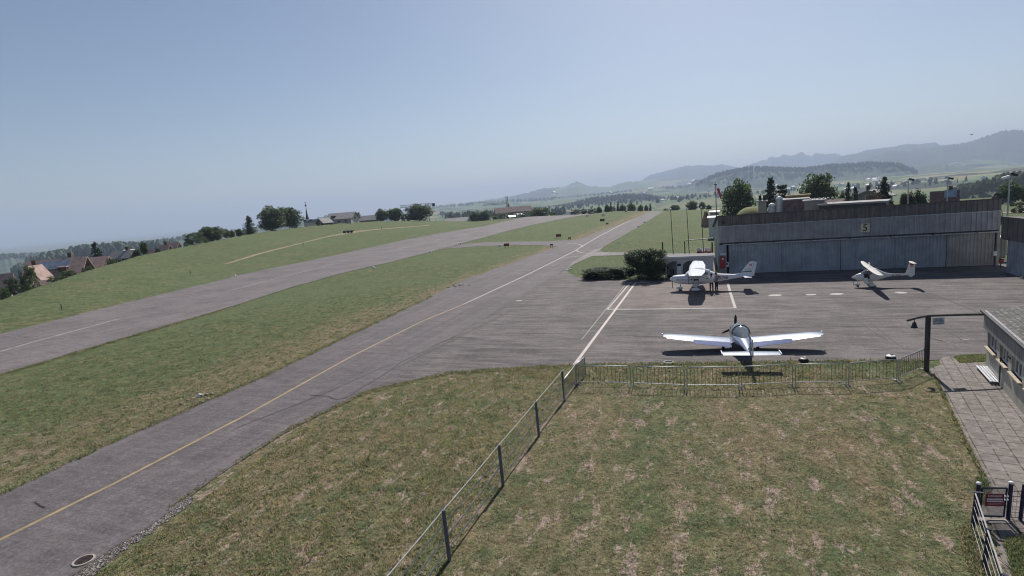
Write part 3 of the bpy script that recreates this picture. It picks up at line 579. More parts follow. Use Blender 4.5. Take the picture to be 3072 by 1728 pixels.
for z,r in ((1.1,.014),(.68,.017),(.27,.017)): MB().tube(sag(z,.03),r,6).build('wire',WIRE,wf,True)
# ------------------------------------------------------------------ mesh gate and fence, lower right
gl,gr=hit(2927,1560),hit(3023,1562); g3=hit(3056,1560); ga=math.atan2(gr.y-gl.y,gr.x-gl.x); gw=(gr-gl).length; hgate=atb(2936,1458,gl)
NAVY=M('dark_navy_steel',(.03,.033,.07),.4,.3,var=.3,scale=7)
mg=empty('mesh_gate',gl,ga,'dark blue mesh gate between steel posts across the slab path','gate'); 
for x,tz_ in ((0,hgate+.05),(gw,hgate+.08)):
    o=MB().tube([(x,0,-.1),(x+.03,0,tz_)],.05,8).build('post',NAVY,mg); MB().ball((x+.03,0,tz_+.02),(.13,.13,.09),10,6).build('cap',WPAINT,o)
b=MB(); z0,z1=.12,hgate-.06
for p,q in (((.09,0,z0),(.12,0,z1)),((gw-.1,0,z0),(gw-.06,0,z1)),((.09,0,z0),(gw-.1,0,z0)),((.12,0,z1),(gw-.06,0,z1))): b.tube([p,q],.024,6)
b.build('frame',NAVY,mg); b=MB(); n=26
for i in range(1,n): x=.1+(gw-.2)*i/n; b.tube([(x,0,z0),(x+.03,0,z1)],.004,4,cap=False)
for i in range(1,28): z=z0+(z1-z0)*i/28; b.tube([(.09,0,z),(gw-.08,0,z)],.004,4,cap=False)
b.build('mesh_panel',GALV,mg); MB().box((gw-.12,-.03,z1-.22),(.16,.05,.03)).box((gw-.12,-.03,z1-.32),(.16,.05,.03)).build('latch',WPAINT,mg)
ds=empty('danger_sign',gl+Vector((math.cos(ga)*gw*.52-math.sin(ga)*-.05,math.sin(ga)*gw*.52+math.cos(ga)*-.05,z1-.32)),ga,'dark red danger sign with white bands wired to the mesh gate','sign')
pl=MB().box((0,0,0),(.44,.015,.36)).build('plate',M('dark_red_sign',(.22,.03,.04),.5,var=.12),ds); text('lettering','DANGER',.085,WPAINT,pl,Matrix.Translation((0,-.010,.115))@Matrix.Rotation(R(90),4,'X'))
MB().box((0,-.010,.025),(.38,.006,.035)).box((0,-.010,-.035),(.38,.006,.035)).build('white_band',WPAINT,pl); MB().box((0,-.010,-.095),(.33,.006,.012)).box((0,-.010,-.135),(.33,.006,.012)).build('small_print',M('pinkish_print',(.5,.25,.26),.6),pl)
sf=empty('mesh_fence',gr,ga,'dark blue mesh fence panel running right from the gate','fence'); L=3.4; b=MB(); x3=(g3-gr).length
for x in (x3,x3*2+.1,x3*3+.2): MB().tube([(x,0,-.1),(x+.05,0,hgate+.05)],.045,8).build('post',NAVY,sf)
for i in range(1,40): x=L*i/40; b.tube([(x,0,.08),(x+.03,0,hgate-.1)],.004,4,cap=False)
for i in range(0,6): z=.1+(hgate-.25)*i/5; b.tube([(.05,0,z),(L,0,z)],.008,4,cap=False)
b.build('mesh_panel',NAVY,sf)
f0,f1=hit(2916,1589),hit(2951,1710); dv=(f1-f0); f2=f1+dv*1.0; f3=f2+dv; wf2=empty('wire_fence',f0,0,'low wire fence of leaning dark blue posts running from the gate to the foreground','fence')
hh=(atb(2932,1482,f0)+atb(2974,1592,f1))/2
lean=Vector((.10,.03,0))
for p in (f0,f1,f2,f3): q=p-f0; MB().tube([q+Vector((0,0,-.2)),q+lean+Vector((0,0,hh))],.05,8).build('post',NAVY,wf2)
def ln(z,r,nm): MB().tube([(f0-f0)+lean*(z/hh)+Vector((-.03,0,z)),(f3-f0)+lean*(z/hh)+Vector((-.03,0,z))],r,6).build(nm,WIRE,wf2)
ln(hh-.03,.019,'top_rail')
for z in (.25,.55,.85,1.1): ln(z*hh/1.35,.007,'wire')
MB().tube([lean+Vector((-.18,.1,hh-.02)),lean+Vector((.14,-.05,hh-.0))],.02,6).build('top_clamp',WIRE,wf2)
# ------------------------------------------------------------------ small things on the field
def disc_marker(u,v,label,white):
    p=hit(u,v); s=14*mpp(u,v,math.hypot(p.x,p.y)); e=empty('apron_marker',p,0,label,'marker','round markers along the apron edge'); c=lambda a,z:[(a*math.cos(q),a*math.sin(q),z) for q in [k*math.pi/12 for k in range(24)]]
    MB().loft([c(s*.98,0),c(s*1.04,.1),c(s*.98,.17)]).build('tyre',BLK,e,True); MB().loft([c(s*.9,.171),c(s*.82,.21),c(s*.5,.235)]).build('top',WPAINT if white else DARK,e,True); MB().box((s*.15,-s*.1,.25),(s*.5,s*.35,.06)).build('hub',DARK if white else WPAINT,e)
    return e
disc_marker(2411,1086,'black tyre marker with pale hub on the apron edge under the right wingtip',False); disc_marker(2672,1078,'white topped round marker on the grass edge near the timber post',True)
p=hit(2006,1090); e=empty('apron_marker',p,0,'flat pale ring marker in the shadow of the left wingtip','marker'); MB().loft([[(a*.3*math.cos(q),a*.3*math.sin(q),z) for q in [k*math.pi/12 for k in range(24)]] for a,z in ((1,.02),(.98,.09),(.7,.1),(.66,.04))]).build('ring',M('pale_rubber',(.3,.29,.28),.8),e)
def edge_light(u,v,label,s=1.0):
    s*=.8
    p=hit(u,v); e=empty('edge_light',p,random.uniform(-1,1),label,'edge light','white runway and taxiway edge markers')
    MB().loft([[(a*s*math.cos(q),a*s*math.sin(q),z*s) for q in [k*math.pi/6 for k in range(12)]] for a,z in ((.3,0),(.3,.06),(.1,.42),(.03,.46))]).build('cone',WPAINT,e); MB().box((.2*s,.1*s,.06),(.5*s,.5*s,.12)).build('base',M('pale_concrete',(.30,.27,.24),.9,scale=5),e); return e
for u,v,l,s in ((1120,806,'white edge marker on the near side of the runway left of the link road',1.1),(1291,758,'white edge marker just left of the link road',1.2),(1243,712,'white edge marker on the far side of the runway opposite the link road',1.4),(1382,733,'white edge marker in the inner angle of runway and link road',1.3),(1500,740,'white edge marker beside the left red signboard',1.5),
   (705,829,'white edge marker on the far edge of the runway in the dry verge',1.1),(1933,668,'white marker at the right of the taxiway, farthest one',1.4),(1914,681,'white marker at the right of the taxiway, second farthest',1.2),(1857,730,'flat white marker on the grass right of the taxiway bend',.9)): edge_light(u,v,l,s)
def stones(u,v,label,n,s):
    p=hit(u,v); e=tag(MB().build('stone_pile',DIRT),label,'stones'); b=MB()
    for i in range(n): 
        q=.06*s+random.random()*.13*s; b.ball((random.gauss(0,.75*s),random.gauss(0,.45*s),q*.25),(q*1.6,q*1.2,q),7,5)
    e.data=b.mesh('stone_pile',M('pale_stones',(.30,.26,.21),.9,var=.4,scale=5)); e.location=p; e['kind']='stuff'
stones(1378,858,'scatter of pale stones on the dry verge beside the taxiway',16,1.0)
stones(600,1196,'scatter of pale stones around the white marker on the near verge',14,.9)
edge_light(598,1190,'white marker leaning on stones on the verge left of the taxiway, nearest one',.62); edge_light(1381,856,'white marker in the stone scatter halfway up the taxiway',.8)
def red_sign(u,v,label,s=1.0,mat=RED):
    p=hit(u,v); k=mpp(u,v,math.hypot(p.x,p.y)); w=15*k*s; e=empty('guidance_sign',p,HA+.15,label,'sign','airfield guidance signs'); MB().box((0,0,.45+.2*s),(w,.22,7*k*s)).build('board',mat,e); MB().box((0,0,.45+.2*s),(w+.08,.12,7*k*s+.06)).build('frame',DARK,e)
    for x in (-.3,.3): MB().box((x*w,0,.25),(.08,.08,.5)).build('leg',DARK,e)
DRED=M('dark_red_board',(.20,.035,.03),.6)
red_sign(1520,743,'dark red guidance board left of the taxiway at the link road',1,DRED); red_sign(1676,714,'dark red guidance board in the grass beyond the link road',1,DRED)
red_sign(1807,665,'low black guidance board far up between runway and taxiway',.85,DARK); red_sign(1822,676,'tiny black box beside the dry strip far up the taxiway',.45,DARK); red_sign(1922,635,'tiny dark box where the taxiway meets the skyline',.4,DARK); red_sign(1878,637,'tiny dark box left of the taxiway end',.3,DARK)
red_sign(1762,651,'small white board at the far runway edge, left of two',.55,WPAINT); red_sign(1810,649,'small white board at the far runway edge, right of two',.6,WPAINT); red_sign(1655,742,'small black box on the grass tip at the taxiway junction',.5,DARK); red_sign(1709,721,'small black box on the corner of the link road',.5,DARK)
for (a,c,l) in (((1697,811),(1714,809),'white kerb stone at the tip of the grass island'),((1790,756),(1803,755),'pale kerb stone where the service road leaves the taxiway')):
    A,C=hit(*a),hit(*c); o=MB().box((0,0,.05),((C-A).length,.3,.14)).build('kerb_stone',WCON); o.location=(A+C)/2; o.rotation_euler=(0,0,math.atan2(C.y-A.y,C.x-A.x)); tag(o,l,'kerb')
p=hit(252,1685); mh=empty('manhole',p,KA,'round iron manhole cover in a pale concrete ring beside the taxiway','manhole'); s=25*mpp(252,1685,math.hypot(p.x,p.y)); c=lambda a,z:[(a*math.cos(q),a*math.sin(q),z) for q in [k*math.pi/16 for k in range(32)]]
MB().loft([c(s*1.28,.0),c(s*1.26,.06),c(s*1.02,.065),c(s*1.0,.04)],cap=False).build('ring',M('pale_concrete',(.30,.27,.24),.9,scale=5),mh)
b=MB().loft([c(s*.99,.0),c(s*.99,.05)])
for i in range(-6,7):
    y=i*s*.15; w=math.sqrt(max(0,(s*.92)**2-y*y)); b.box((0,y,.057),(2*w,s*.05,.014)); 
    b.box((y,0,.056),(s*.05,2*w,.012))
b.build('cover',M('rusty_iron',(.07,.055,.055),.7,.4,var=.4,scale=9),mh)
for u,v in ((571,822),(910,737),(1145,690),(1308,668),(185,928)):
    p=hit(u,v); h=(12 if u>200 else 16)*mpp(u,v,math.hypot(p.x,p.y)); o=MB().tube([(0,0,-.1),(0.03,0,h)],.06,6).build('stake',WOOD); o.location=p; tag(o,{571:'thin dark stake in the meadow above the left runway edge',910:'thin stake at the middle of the dirt track',1145:'thin stake at the right end of the dirt track',1308:'thin stake on the skyline meadow below the crane',185:'thin stake in the meadow below the farmhouse, leftmost'}[u],'stake','marker stakes in the meadow')
# farm implement in the meadow
p=hit(1045,699); k=mpp(1045,699,math.hypot(p.x,p.y)); hr=empty('hay_cart',p,.1,'low dark wooden hay cart with a white pole in the meadow','cart'); W=36*k
b=MB().box((0,0,.9*W/6),(W*.62,W*.25,.2))
for x in (-.3,-.1,.1,.3): b.box((x*W,0,1.15*W/6),(.12,W*.3,.5))
b.build('bed',WOOD,hr)
for x in (-.3,.0,.28):
    for y in (-.14,.14): MB().tube([(x*W,y*W-.08,.1*W),(x*W,y*W+.08,.1*W)],.1*W,12).build('wheel',BLK,hr)
MB().tube([(.0,0,W*.16),(.0,0,W*.36)],.12,6).build('pole',WPAINT,hr); MB().tube([(.3*W,0,.12*W),(.5*W,0,.2*W)],.1,6).build('drawbar',WOOD,hr)
# ------------------------------------------------------------------ aircraft
WGEL=M('white_aircraft_paint',(.74,.75,.77),.22,0,.04,scale=2,spec=.5); CREAM=M('cream_white_gelcoat',(.76,.75,.70),.25,0,.04,scale=2,spec=.5); COVER=M('white_canvas_cover',(.66,.66,.70),.85,var=.12,scale=3,bump=.5,bscale=5)
CHROME=M('polished_aluminium',(.46,.49,.54),.16,1.0,var=.06,scale=3); CHR2=M('brushed_aluminium',(.25,.275,.32),.2,1.0,var=.08,scale=5); CANO=M('tinted_canopy',(.15,.175,.20),.05,.0,var=.2,scale=1.5,spec=1.0); STRIPE=M('dark_stripe',(.05,.055,.075),.4)
GREYG=M('grey_green_trim',(.25,.29,.28),.35,.3,var=.1)
def ering(x,zb,zt,hw,n=20,ex=2.6,y=0):
    zc=(zb+zt)/2; h=(zt-zb)/2; out=[]
    for k in range(n):
        q=2*math.pi*k/n; c,s=math.cos(q),math.sin(q)
        out.append((x,y+hw*math.copysign(abs(c)**(2/ex),c),zc+h*math.copysign(abs(s)**(2/ex),s)))
    return out
def body(secs,n=20,ex=2.6):
    # refine sections smoothly
    S_=np.array(secs); xs=np.linspace(0,1,len(S_)); xi=np.linspace(0,1,(len(S_)-1)*4+1)
    def cr(col):
        y=S_[:,col]; m=np.gradient(y,xs); out=[]
        for q in xi:
            i=min(int(q*(len(xs)-1)),len(xs)-2); t=(q-xs[i])/(xs[i+1]-xs[i]); h=xs[i+1]-xs[i]
            out.append((2*t**3-3*t*t+1)*y[i]+(t**3-2*t*t+t)*h*m[i]+(-2*t**3+3*t*t)*y[i+1]+(t**3-t*t)*h*m[i+1])
        return np.array(out)
    C=[cr(i) for i in range(4)]
    return MB().loft([ering(C[0][i],C[1][i],max(C[2][i],C[1][i]+.02),max(C[3][i],.01),n,ex) for i in range(len(xi))])
AF=[(0,0),(.02,.022),(.08,.05),(.2,.072),(.35,.075),(.6,.052),(.85,.02),(1,.003),(.85,-.008),(.6,-.022),(.35,-.032),(.15,-.034),(.04,-.022)]
def wing(st,vert=False,mi=0,b=None):
    b=b or MB(); rings=[]
    for xle,ch,y,z,th in st:
        rings.append([(xle-a*ch,y,z+t*ch*th) if not vert else (xle-a*ch,y+t*ch*th,z) for a,t in AF])
    return b.loft(rings,True,mi)
def patch(pts,off,mat,name,parent):
    return MB().add([(p[0],p[1]+off,p[2]) for p in pts],[tuple(range(len(pts)))]).build(name,mat,parent)
def wheel(x,y,r,w,parent,fair=None,mat=None):
    o=MB().tube([(x,y-w/2,r),(x,y+w/2,r)],r,18).build('wheel',BLK,parent); MB().tube([(x,y-w/2-.01,r),(x,y+w/2+.01,r)],r*.5,12).build('hub',GALV,o)
    if fair:
        f=MB(); rg=[]
        for t,k in ((-.5,.03),(-.42,.35),(-.25,.75),(0,1),(.2,.98),(.38,.7),(.48,.3),(.5,.03)):
            rg.append([(x+t*fair+.05,y+k*(w*.95)*math.cos(q)*.95,r+.06+k*(r*1.02)*math.sin(q)*(1 if math.sin(q)>0 else .72)) for q in [j*math.pi/8 for j in range(16)]])
        f.loft(rg).build('wheel_fairing',mat,parent,True)
def disc(name,x,y,z,r,mat,parent): return MB().tube([(x,y-.01,z),(x,y+.01,z)],r,16).build(name,mat,parent)
# --- high wing aircraft at the fuel station
HD=R(160); l=Vector((-math.sin(HD),math.cos(HD),0)); hh_=Vector((math.cos(HD),math.sin(HD),0))
c0=hit(2093,877)-l*1.16+hh_*.12
cs=empty('high_wing_aircraft',c0,HD,'white high wing aircraft with canvas cover, nose left, by the fuel station','aircraft'); cs.scale=(.90,.95,.96)
fus=body([(2.42,1.0,1.42,.16),(2.36,.9,1.5,.36),(2.1,.78,1.56,.46),(1.5,.68,1.6,.53),(.98,.64,1.66,.56),(.5,.62,1.98,.57),(.1,.62,2.1,.57),(-.8,.64,2.08,.55),(-1.5,.72,1.88,.47),(-2.2,.86,1.64,.36),(-3.4,1.04,1.54,.23),(-4.6,1.2,1.48,.13),(-5.35,1.28,1.4,.05)],22,2.9).build('fuselage',WGEL,cs,True)
MB().loft([[(2.42+dx,rr*math.cos(q),1.2+rr*math.sin(q)) for q in [k*math.pi/8 for k in range(16)]] for dx,rr in ((0,.19),(.1,.175),(.22,.11),(.3,.02))]).build('spinner',WGEL,cs,True)
b=MB()
for s in (1,-1): b.loft([[(2.46+dx,yy,1.2+s*zz) for dx,yy in ((-.03,-w),(.03,-w*.4),(.03,w),(-.02,w*.5))] for zz,w in ((.12,.06),(.4,.085),(.7,.075),(.94,.03))])
b.build('propeller',DARK,cs)
for s in (1,-1):
    wing([(.72,1.63,s*.1,2.08,1.0),(.72,1.63,s*2.6,2.15,1.0),(.5,1.13,s*5.35,2.24,1.0),(.38,.85,s*5.5,2.26,.5)]).build('wing',WGEL,cs,True)
    MB().loft([[(x+a,y+s*0,z+c) for a,c in ((-.08,0),(0,.025),(.08,0),(0,-.025))] for x,y,z in ((.28,s*.54,.78),(.3,s*2.55,2.1))]).build('wing_strut',WGEL,cs)
    wing([(-4.5,.95,s*.03,1.38,.7),(-4.68,.62,s*1.72,1.38,.7)]).build('tailplane',WGEL,cs,True)
    P=[(-.35,s*.56,1.95),(.42,s*.58,1.92),(.78,s*.575,1.55),(-.3,s*.575,1.5)]; patch(P,s*.012,CANO,'side_window',fus)
    P=[(-.45,s*.555,1.93),(-.40,s*.575,1.5),(-1.1,s*.52,1.5),(-1.2,s*.50,1.82)]; patch(P,s*.03,CANO,'rear_window',fus)
    patch([(2.0,s*.48,1.14),(1.99,s*.48,1.19),(.6,s*.6,1.17),(.6,s*.6,1.12)],s*.02,STRIPE,'stripe',fus); patch([(.55,s*.6,1.16),(.55,s*.6,1.26),(-.25,s*.585,1.22),(-.25,s*.585,1.1),(.2,s*.59,1.04)],s*.02,STRIPE,'stripe',fus)
    patch([(-1.0,s*.56,1.2),(-1.0,s*.56,1.25),(-1.9,s*.43,1.3),(-1.9,s*.43,1.26)],s*.02,STRIPE,'stripe',fus)
    MB().loft([[(x+a,y,z+c) for a,c in ((-.1,0),(0,.03),(.1,0),(0,-.03))] for x,y,z in ((0,s*.4,.68),(0,s*1.18,.24))]).build('main_gear_leg',WGEL,cs)
    wheel(0,s*1.22,.2,.16,cs,.95,WGEL)
b=MB().add([(.96,.5,1.64),(.96,-.5,1.64),(.52,-.5,2.0),(.52,.5,2.0)],[(0,1,2,3)]); b.build('windscreen',CANO,fus)
# fin and rudder
def fin(pts,w,name,mat,parent): return MB().prism(pts,-w,w,'y').build(name,mat,parent)
fin([(-3.55,1.5),(-4.35,1.62),(-5.22,2.66),(-5.62,2.70),(-5.30,1.3),(-4.5,1.36)],.035,'fin',WGEL,cs); rd=fin([(-5.30,1.26),(-5.36,1.26),(-5.64,1.3),(-5.92,2.62),(-5.66,2.66)],.028,'rudder',WGEL,cs)
for s in (1,-1):
    fl=MB().box((-5.33,s*.045,2.38),(.24,.012,.18)).build('tail_flag',RED,cs); MB().box((-5.33,s*.053,2.38),(.13,.008,.04)).box((-5.33,s*.054,2.38),(.04,.008,.13)).build('white_cross',WPAINT,fl)
    patch([(-4.2,s*.04,1.66),(-4.2,s*.04,1.72),(-5.4,s*.04,1.82),(-5.4,s*.04,1.72)],s*.01,STRIPE,'stripe',cs)
MX=Matrix.Translation((-2.55,.352,1.22))@Matrix.Rotation(R(180+7),4,'Z')@Matrix.Rotation(R(90),4,'X')
text('registration','HB-TEB',.36,STRIPE,cs,MX,shear=.25)
MB().tube([(-4.75+.0-.1*i,.05,1.95+.05*math.sin(i*1.9)+.012*i) for i in range(7)],.012,5).build('tail_script',STRIPE,cs)
MB().tube([(1.62,0,.75),(1.64,0,.3)],.045,8).build('nose_gear_leg',GALV,cs); wheel(1.65,0,.19,.15,cs,.75,WGEL)
MB().loft([[(x,.02*math.cos(q)*k,2.3+.2*k*math.sin(q)*0+zz) for q in [j*math.pi/4 for j in range(8)]] for x,k,zz in ((-.3,1,0),(-.38,.6,.12))]).build('antenna',DARK,cs)
# canvas cover over windscreen, cabin roof and wing centre
b=MB(); rg=[]
for x,zt_,hw in ((1.08,1.70,.50),(.85,1.90,.60),(.5,2.16,.62),(.0,2.32,.63),(-.6,2.30,.62),(-1.05,2.12,.56),(-1.4,1.98,.5)):
    rg.append([(x+random.uniform(-.03,.03),hw*math.cos(q),max(1.34,1.5+(zt_-1.5)*(math.sin(q) if math.sin(q)>0 else math.sin(q)*.6)+random.uniform(-.02,.02))) for q in [j*math.pi/9-.35 for j in range(13)]+[]])
vs=[p for r_ in rg for p in r_]; n=13; b.add(vs,[(i*n+j,i*n+j+1,(i+1)*n+j+1,(i+1)*n+j) for i in range(len(rg)-1) for j in range(n-1)]); cv=b.build('canvas_cover',COVER,cs,80); sm=cv.modifiers.new('cloth','SOLIDIFY'); sm.thickness=.02
b=MB(); 
for x in (.75,-.2): b.tube([(x,.6,1.5),(x,.57,.75),(x,.2,.6),(x,-.2,.6),(x,-.57,.75),(x,-.6,1.5)],.02,6)
b.build('cover_strap',STRIPE,cs)
# --- motor glider in front of the hangar
HD=R(156); l=Vector((-math.sin(HD),math.cos(HD),0)); c0=hit(2611,864)-l*.62
mg_=empty('motor_glider',c0,HD,'white T tail motor glider with drooping wing, nose left, in front of the hangar','aircraft'); mg_.scale=(.66,.74,.93)
fus=body([(1.75,.86,.98,.05),(1.6,.76,1.12,.16),(1.25,.64,1.26,.32),(.8,.54,1.36,.44),(.35,.5,1.55,.5),(-.1,.5,1.76,.52),(-.6,.54,1.78,.47),(-1.1,.66,1.58,.36),(-1.7,.84,1.36,.22),(-2.4,.96,1.22,.13),(-3.4,1.02,1.18,.09),(-4.6,1.04,1.16,.07)],20,2.4).build('fuselage',CREAM,mg_,True)
for s in (1,-1):
    wing([(.28,.86,s*.1,1.74,1.0),(.26,.86,s*2.6,1.72,1.0),(.12,.62,s*5.0,1.74,1.0),(-.02,.36,s*6.1,1.80,.7)]).build('wing',CREAM,mg_,True)
    wing([(-4.42,.52,s*.02,2.2,.8),(-4.52,.36,s*1.1,2.2,.8)]).build('tailplane',CREAM,mg_,True)
    MB().tube([(-.3,s*.3,.6),(-.32,s*.8,.24)],.05,8,r2=.035).build('main_gear_leg',CREAM,mg_); wheel(-.32,s*.82,.17,.13,mg_,.85,CREAM)
    patch([(.82,s*.44,1.22),(.3,s*.5,1.58),(-.05,s*.49,1.66),(-.3,s*.5,1.35),(.1,s*.52,1.08)],s*.02,CANO,'side_window',fus)
    MB().box((-.25,s*1.5,1.98),(.03,.9,.28)).build('airbrake',CREAM,mg_) if s<0 else None
    bd=MB().box((-4.62,s*.035,2.02),(.38,.014,.17)).build('tail_band',RED,mg_); 
    MB().box((-4.62,s*.035,1.84),(.4,.012,.03)).build('tail_stripe',RED,mg_)
MB().add([(.98,.34,1.3),(.98,-.34,1.3),(.3,-.38,1.66),(.3,.38,1.66)],[(0,1,2,3)]).build('windscreen',CANO,fus)
fin([(-3.95,1.14),(-4.12,1.14),(-4.5,2.2),(-4.36,2.2)],.03,'fin_leading_edge',CREAM,mg_); fin([(-4.14,1.1),(-4.52,2.18),(-4.98,2.14),(-4.96,1.06),(-4.6,.86),(-4.4,.92)],.03,'fin',CREAM,mg_)
MB().loft([[(1.75+dx,rr*math.cos(q),.93+rr*math.sin(q)) for q in [k*math.pi/8 for k in range(16)]] for dx,rr in ((-.05,.14),(.08,.12),(.2,.06),(.26,.01))]).build('spinner',CREAM,mg_,True)
b=MB()
for s in (1,-1): b.loft([[(1.76+dx,yy,.93+s*zz) for dx,yy in ((-.02,-w),(.02,-w*.4),(.02,w),(-.02,w*.5))] for zz,w in ((.1,.05),(.4,.06),(.8,.03))])
b.build('propeller',DARK,mg_)
MB().tube([(1.35,0,.7),(1.3,0,.3)],.05,8,r2=.035).build('nose_gear_leg',CREAM,mg_); wheel(1.28,0,.16,.12,mg_,.75,CREAM)
MB().box((.45,.62,.72),(.45,.03,.62),Matrix.Rotation(R(28),3,'X')).build('open_door',CREAM,mg_)
MB().box((.35,.5,1.05),(.6,.06,.5)).build('cockpit_shade_panel',BLK,mg_)  # black panel painting in the shaded cockpit behind the open door
MB().box((.1,.78,.28),(.5,.22,.05)).build('boarding_step',CREAM,mg_)
for xa,xb in ((-2.45,-2.75),(-2.85,-3.45)): patch([(xa,.125,1.04),(xa,.125,1.16),(xb,.112,1.15),(xb,.112,1.04)],.012,GREYG,'registration_block',mg_)
# --- polished low wing aircraft seen from behind
HD=R(75); c0=hit(2220,1045)
lw=empty('low_wing_aircraft',c0,HD,'polished metal low wing aircraft seen from behind with bubble canopy, nearest the barriers','aircraft'); lw.scale=(.95,.955,.84)
fus=body([(2.0,.86,1.1,.1),(1.9,.72,1.2,.34),(1.55,.6,1.28,.43),(.9,.54,1.32,.5),(.2,.52,1.34,.54),(-.6,.52,1.34,.53),(-1.3,.58,1.30,.45),(-2.0,.66,1.22,.35),(-2.9,.76,1.12,.24),(-3.8,.86,1.04,.14),(-4.5,.92,1.0,.06)],22,2.6).build('fuselage',CHROME,lw,True)
cab=[]
for x,zt_,hw in ((1.0,1.30,.30),(.75,1.52,.42),(.4,1.74,.50),(.0,1.86,.54),(-.5,1.84,.52),(-.95,1.66,.43),(-1.4,1.42,.30),(-1.75,1.27,.16)):
    cab.append([(x,hw*math.cos(q),1.18+(zt_-1.18)*max(-.25,math.sin(q))) for q in [2*math.pi*j/24 for j in range(24)]])
cn=MB().loft(cab).build('canopy',CANO,lw,True)
def rib(i,dx): return [(p[0]+dx,p[1]*1.02,1.18+(p[2]-1.18)*1.02) for p in cab[i][:13]]
b=MB()
for i in (1,4): b.tube(rib(i,0),.03,6)
b.tube([(p[0],p[1],p[2]*1.008) for p in [(r_[6][0],0,max(q[2] for q in r_)) for r_ in cab]],.02,6)
b.build('canopy_frame',GREYG,cn)
for s in (1,-1):
    o=wing([(.62,1.42,s*.35,.62,1.0),(.6,1.38,s*1.6,.74,1.0),(.46,1.12,s*3.9,.98,1.0),(.38,.9,s*4.5,1.05,.8),(.1,.5,s*4.62,1.07,.4)]).build('wing',CHR2,lw,True)
    MB().ball((.25,s*4.66,1.07),(.22,.12,.1),10,6).build('wingtip_light',WPAINT,o)
    f=MB(); q=Matrix.Rotation(R(24),3,'Y')
    f.loft([[(x0+a,y,z+c) for a,c in ((0,.035),(0,-.02),(-w*.91,-w*.42-.01),(-w*.91,-w*.42+.005))] for y,x0,z,w in ((s*.62,-.78,.645,.46),(s*2.75,-.72,.857,.38))]); f.build('flap',M('sky_tinted_flap',(.24,.27,.42),.22,.9,var=.06,scale=4),lw)  # blue of the mirrored sky is put into the flap colour
    MB().loft([[(x0+a,y,z+c) for a,c in ((0,.012),(0,-.012),(-w,-.03),(-w,-.02))] for y,x0,z,w in ((s*2.8,-.71,.862,.30),(s*4.4,-.51,1.04,.22))]).build('aileron',CHR2,lw)
    wing([(-3.75,.85,s*.03,.99,.8),(-3.85,.7,s*1.48,.99,.8)]).build('tailplane',CHR2,lw,True)
    MB().box((-4.2,s*1.5,1.02),(.72,.05,.14)).build('tailplane_tip',WGEL,lw)
    MB().tube([(-.1,s*.45,.62),(-.12,s*.95,.24)],.045,8).build('main_gear_leg',CHR2,lw); wheel(-.12,s*1.0,.2,.15,lw)
    MB().loft([[(x,y,z) for x,y,z in ((.55+dx,s*(.42),.62+h),(-.85+dx,s*.42,.62+h*.3),(-.85+dx,s*.62,.66),(.55+dx,s*.62,.68))] for dx,h in ((0,.0),(-.02,.32))]).build('wing_root_fillet',CHROME,lw)
fin([(-3.3,1.08),(-3.8,1.2),(-4.3,2.1),(-4.62,2.14),(-4.5,.98)],.032,'fin',GREYG,lw); fin([(-4.5,.9),(-4.64,2.14),(-4.9,2.1),(-5.0,.98)],.028,'rudder',CHROME,lw)
MB().tube([(1.7,0,.7),(1.7,0,.3)],.04,8).build('nose_gear_leg',CHR2,lw); wheel(1.7,0,.17,.13,lw)
MB().loft([[(2.0+dx,rr*math.cos(q),.98+rr*math.sin(q)) for q in [k*math.pi/8 for k in range(16)]] for dx,rr in ((-.05,.17),(.1,.14),(.26,.07),(.34,.01))]).build('spinner',WGEL,lw,True)
for k in range(3):
    q=R(92+120*k); b=MB(); dirz=Vector((0,math.cos(q),math.sin(q))); pe=Vector((0,-math.sin(q),math.cos(q)))
    b.loft([[Vector((2.06,0,.98))+dirz*rr+pe*(w*a)+Vector((c*w*.35,0,0)) for a,c in ((-1,.6),(0,.3),(1,-.6),(0,-.5))] for rr,w in ((.12,.05),(.45,.085),(.75,.075),(.96,.03))]); b.build('propeller_blade',BLK,lw)
MB().tube([(-.3,3.3,.9),(-.3,3.3,.45)],.01,5).build('pitot_mast',DARK,lw)
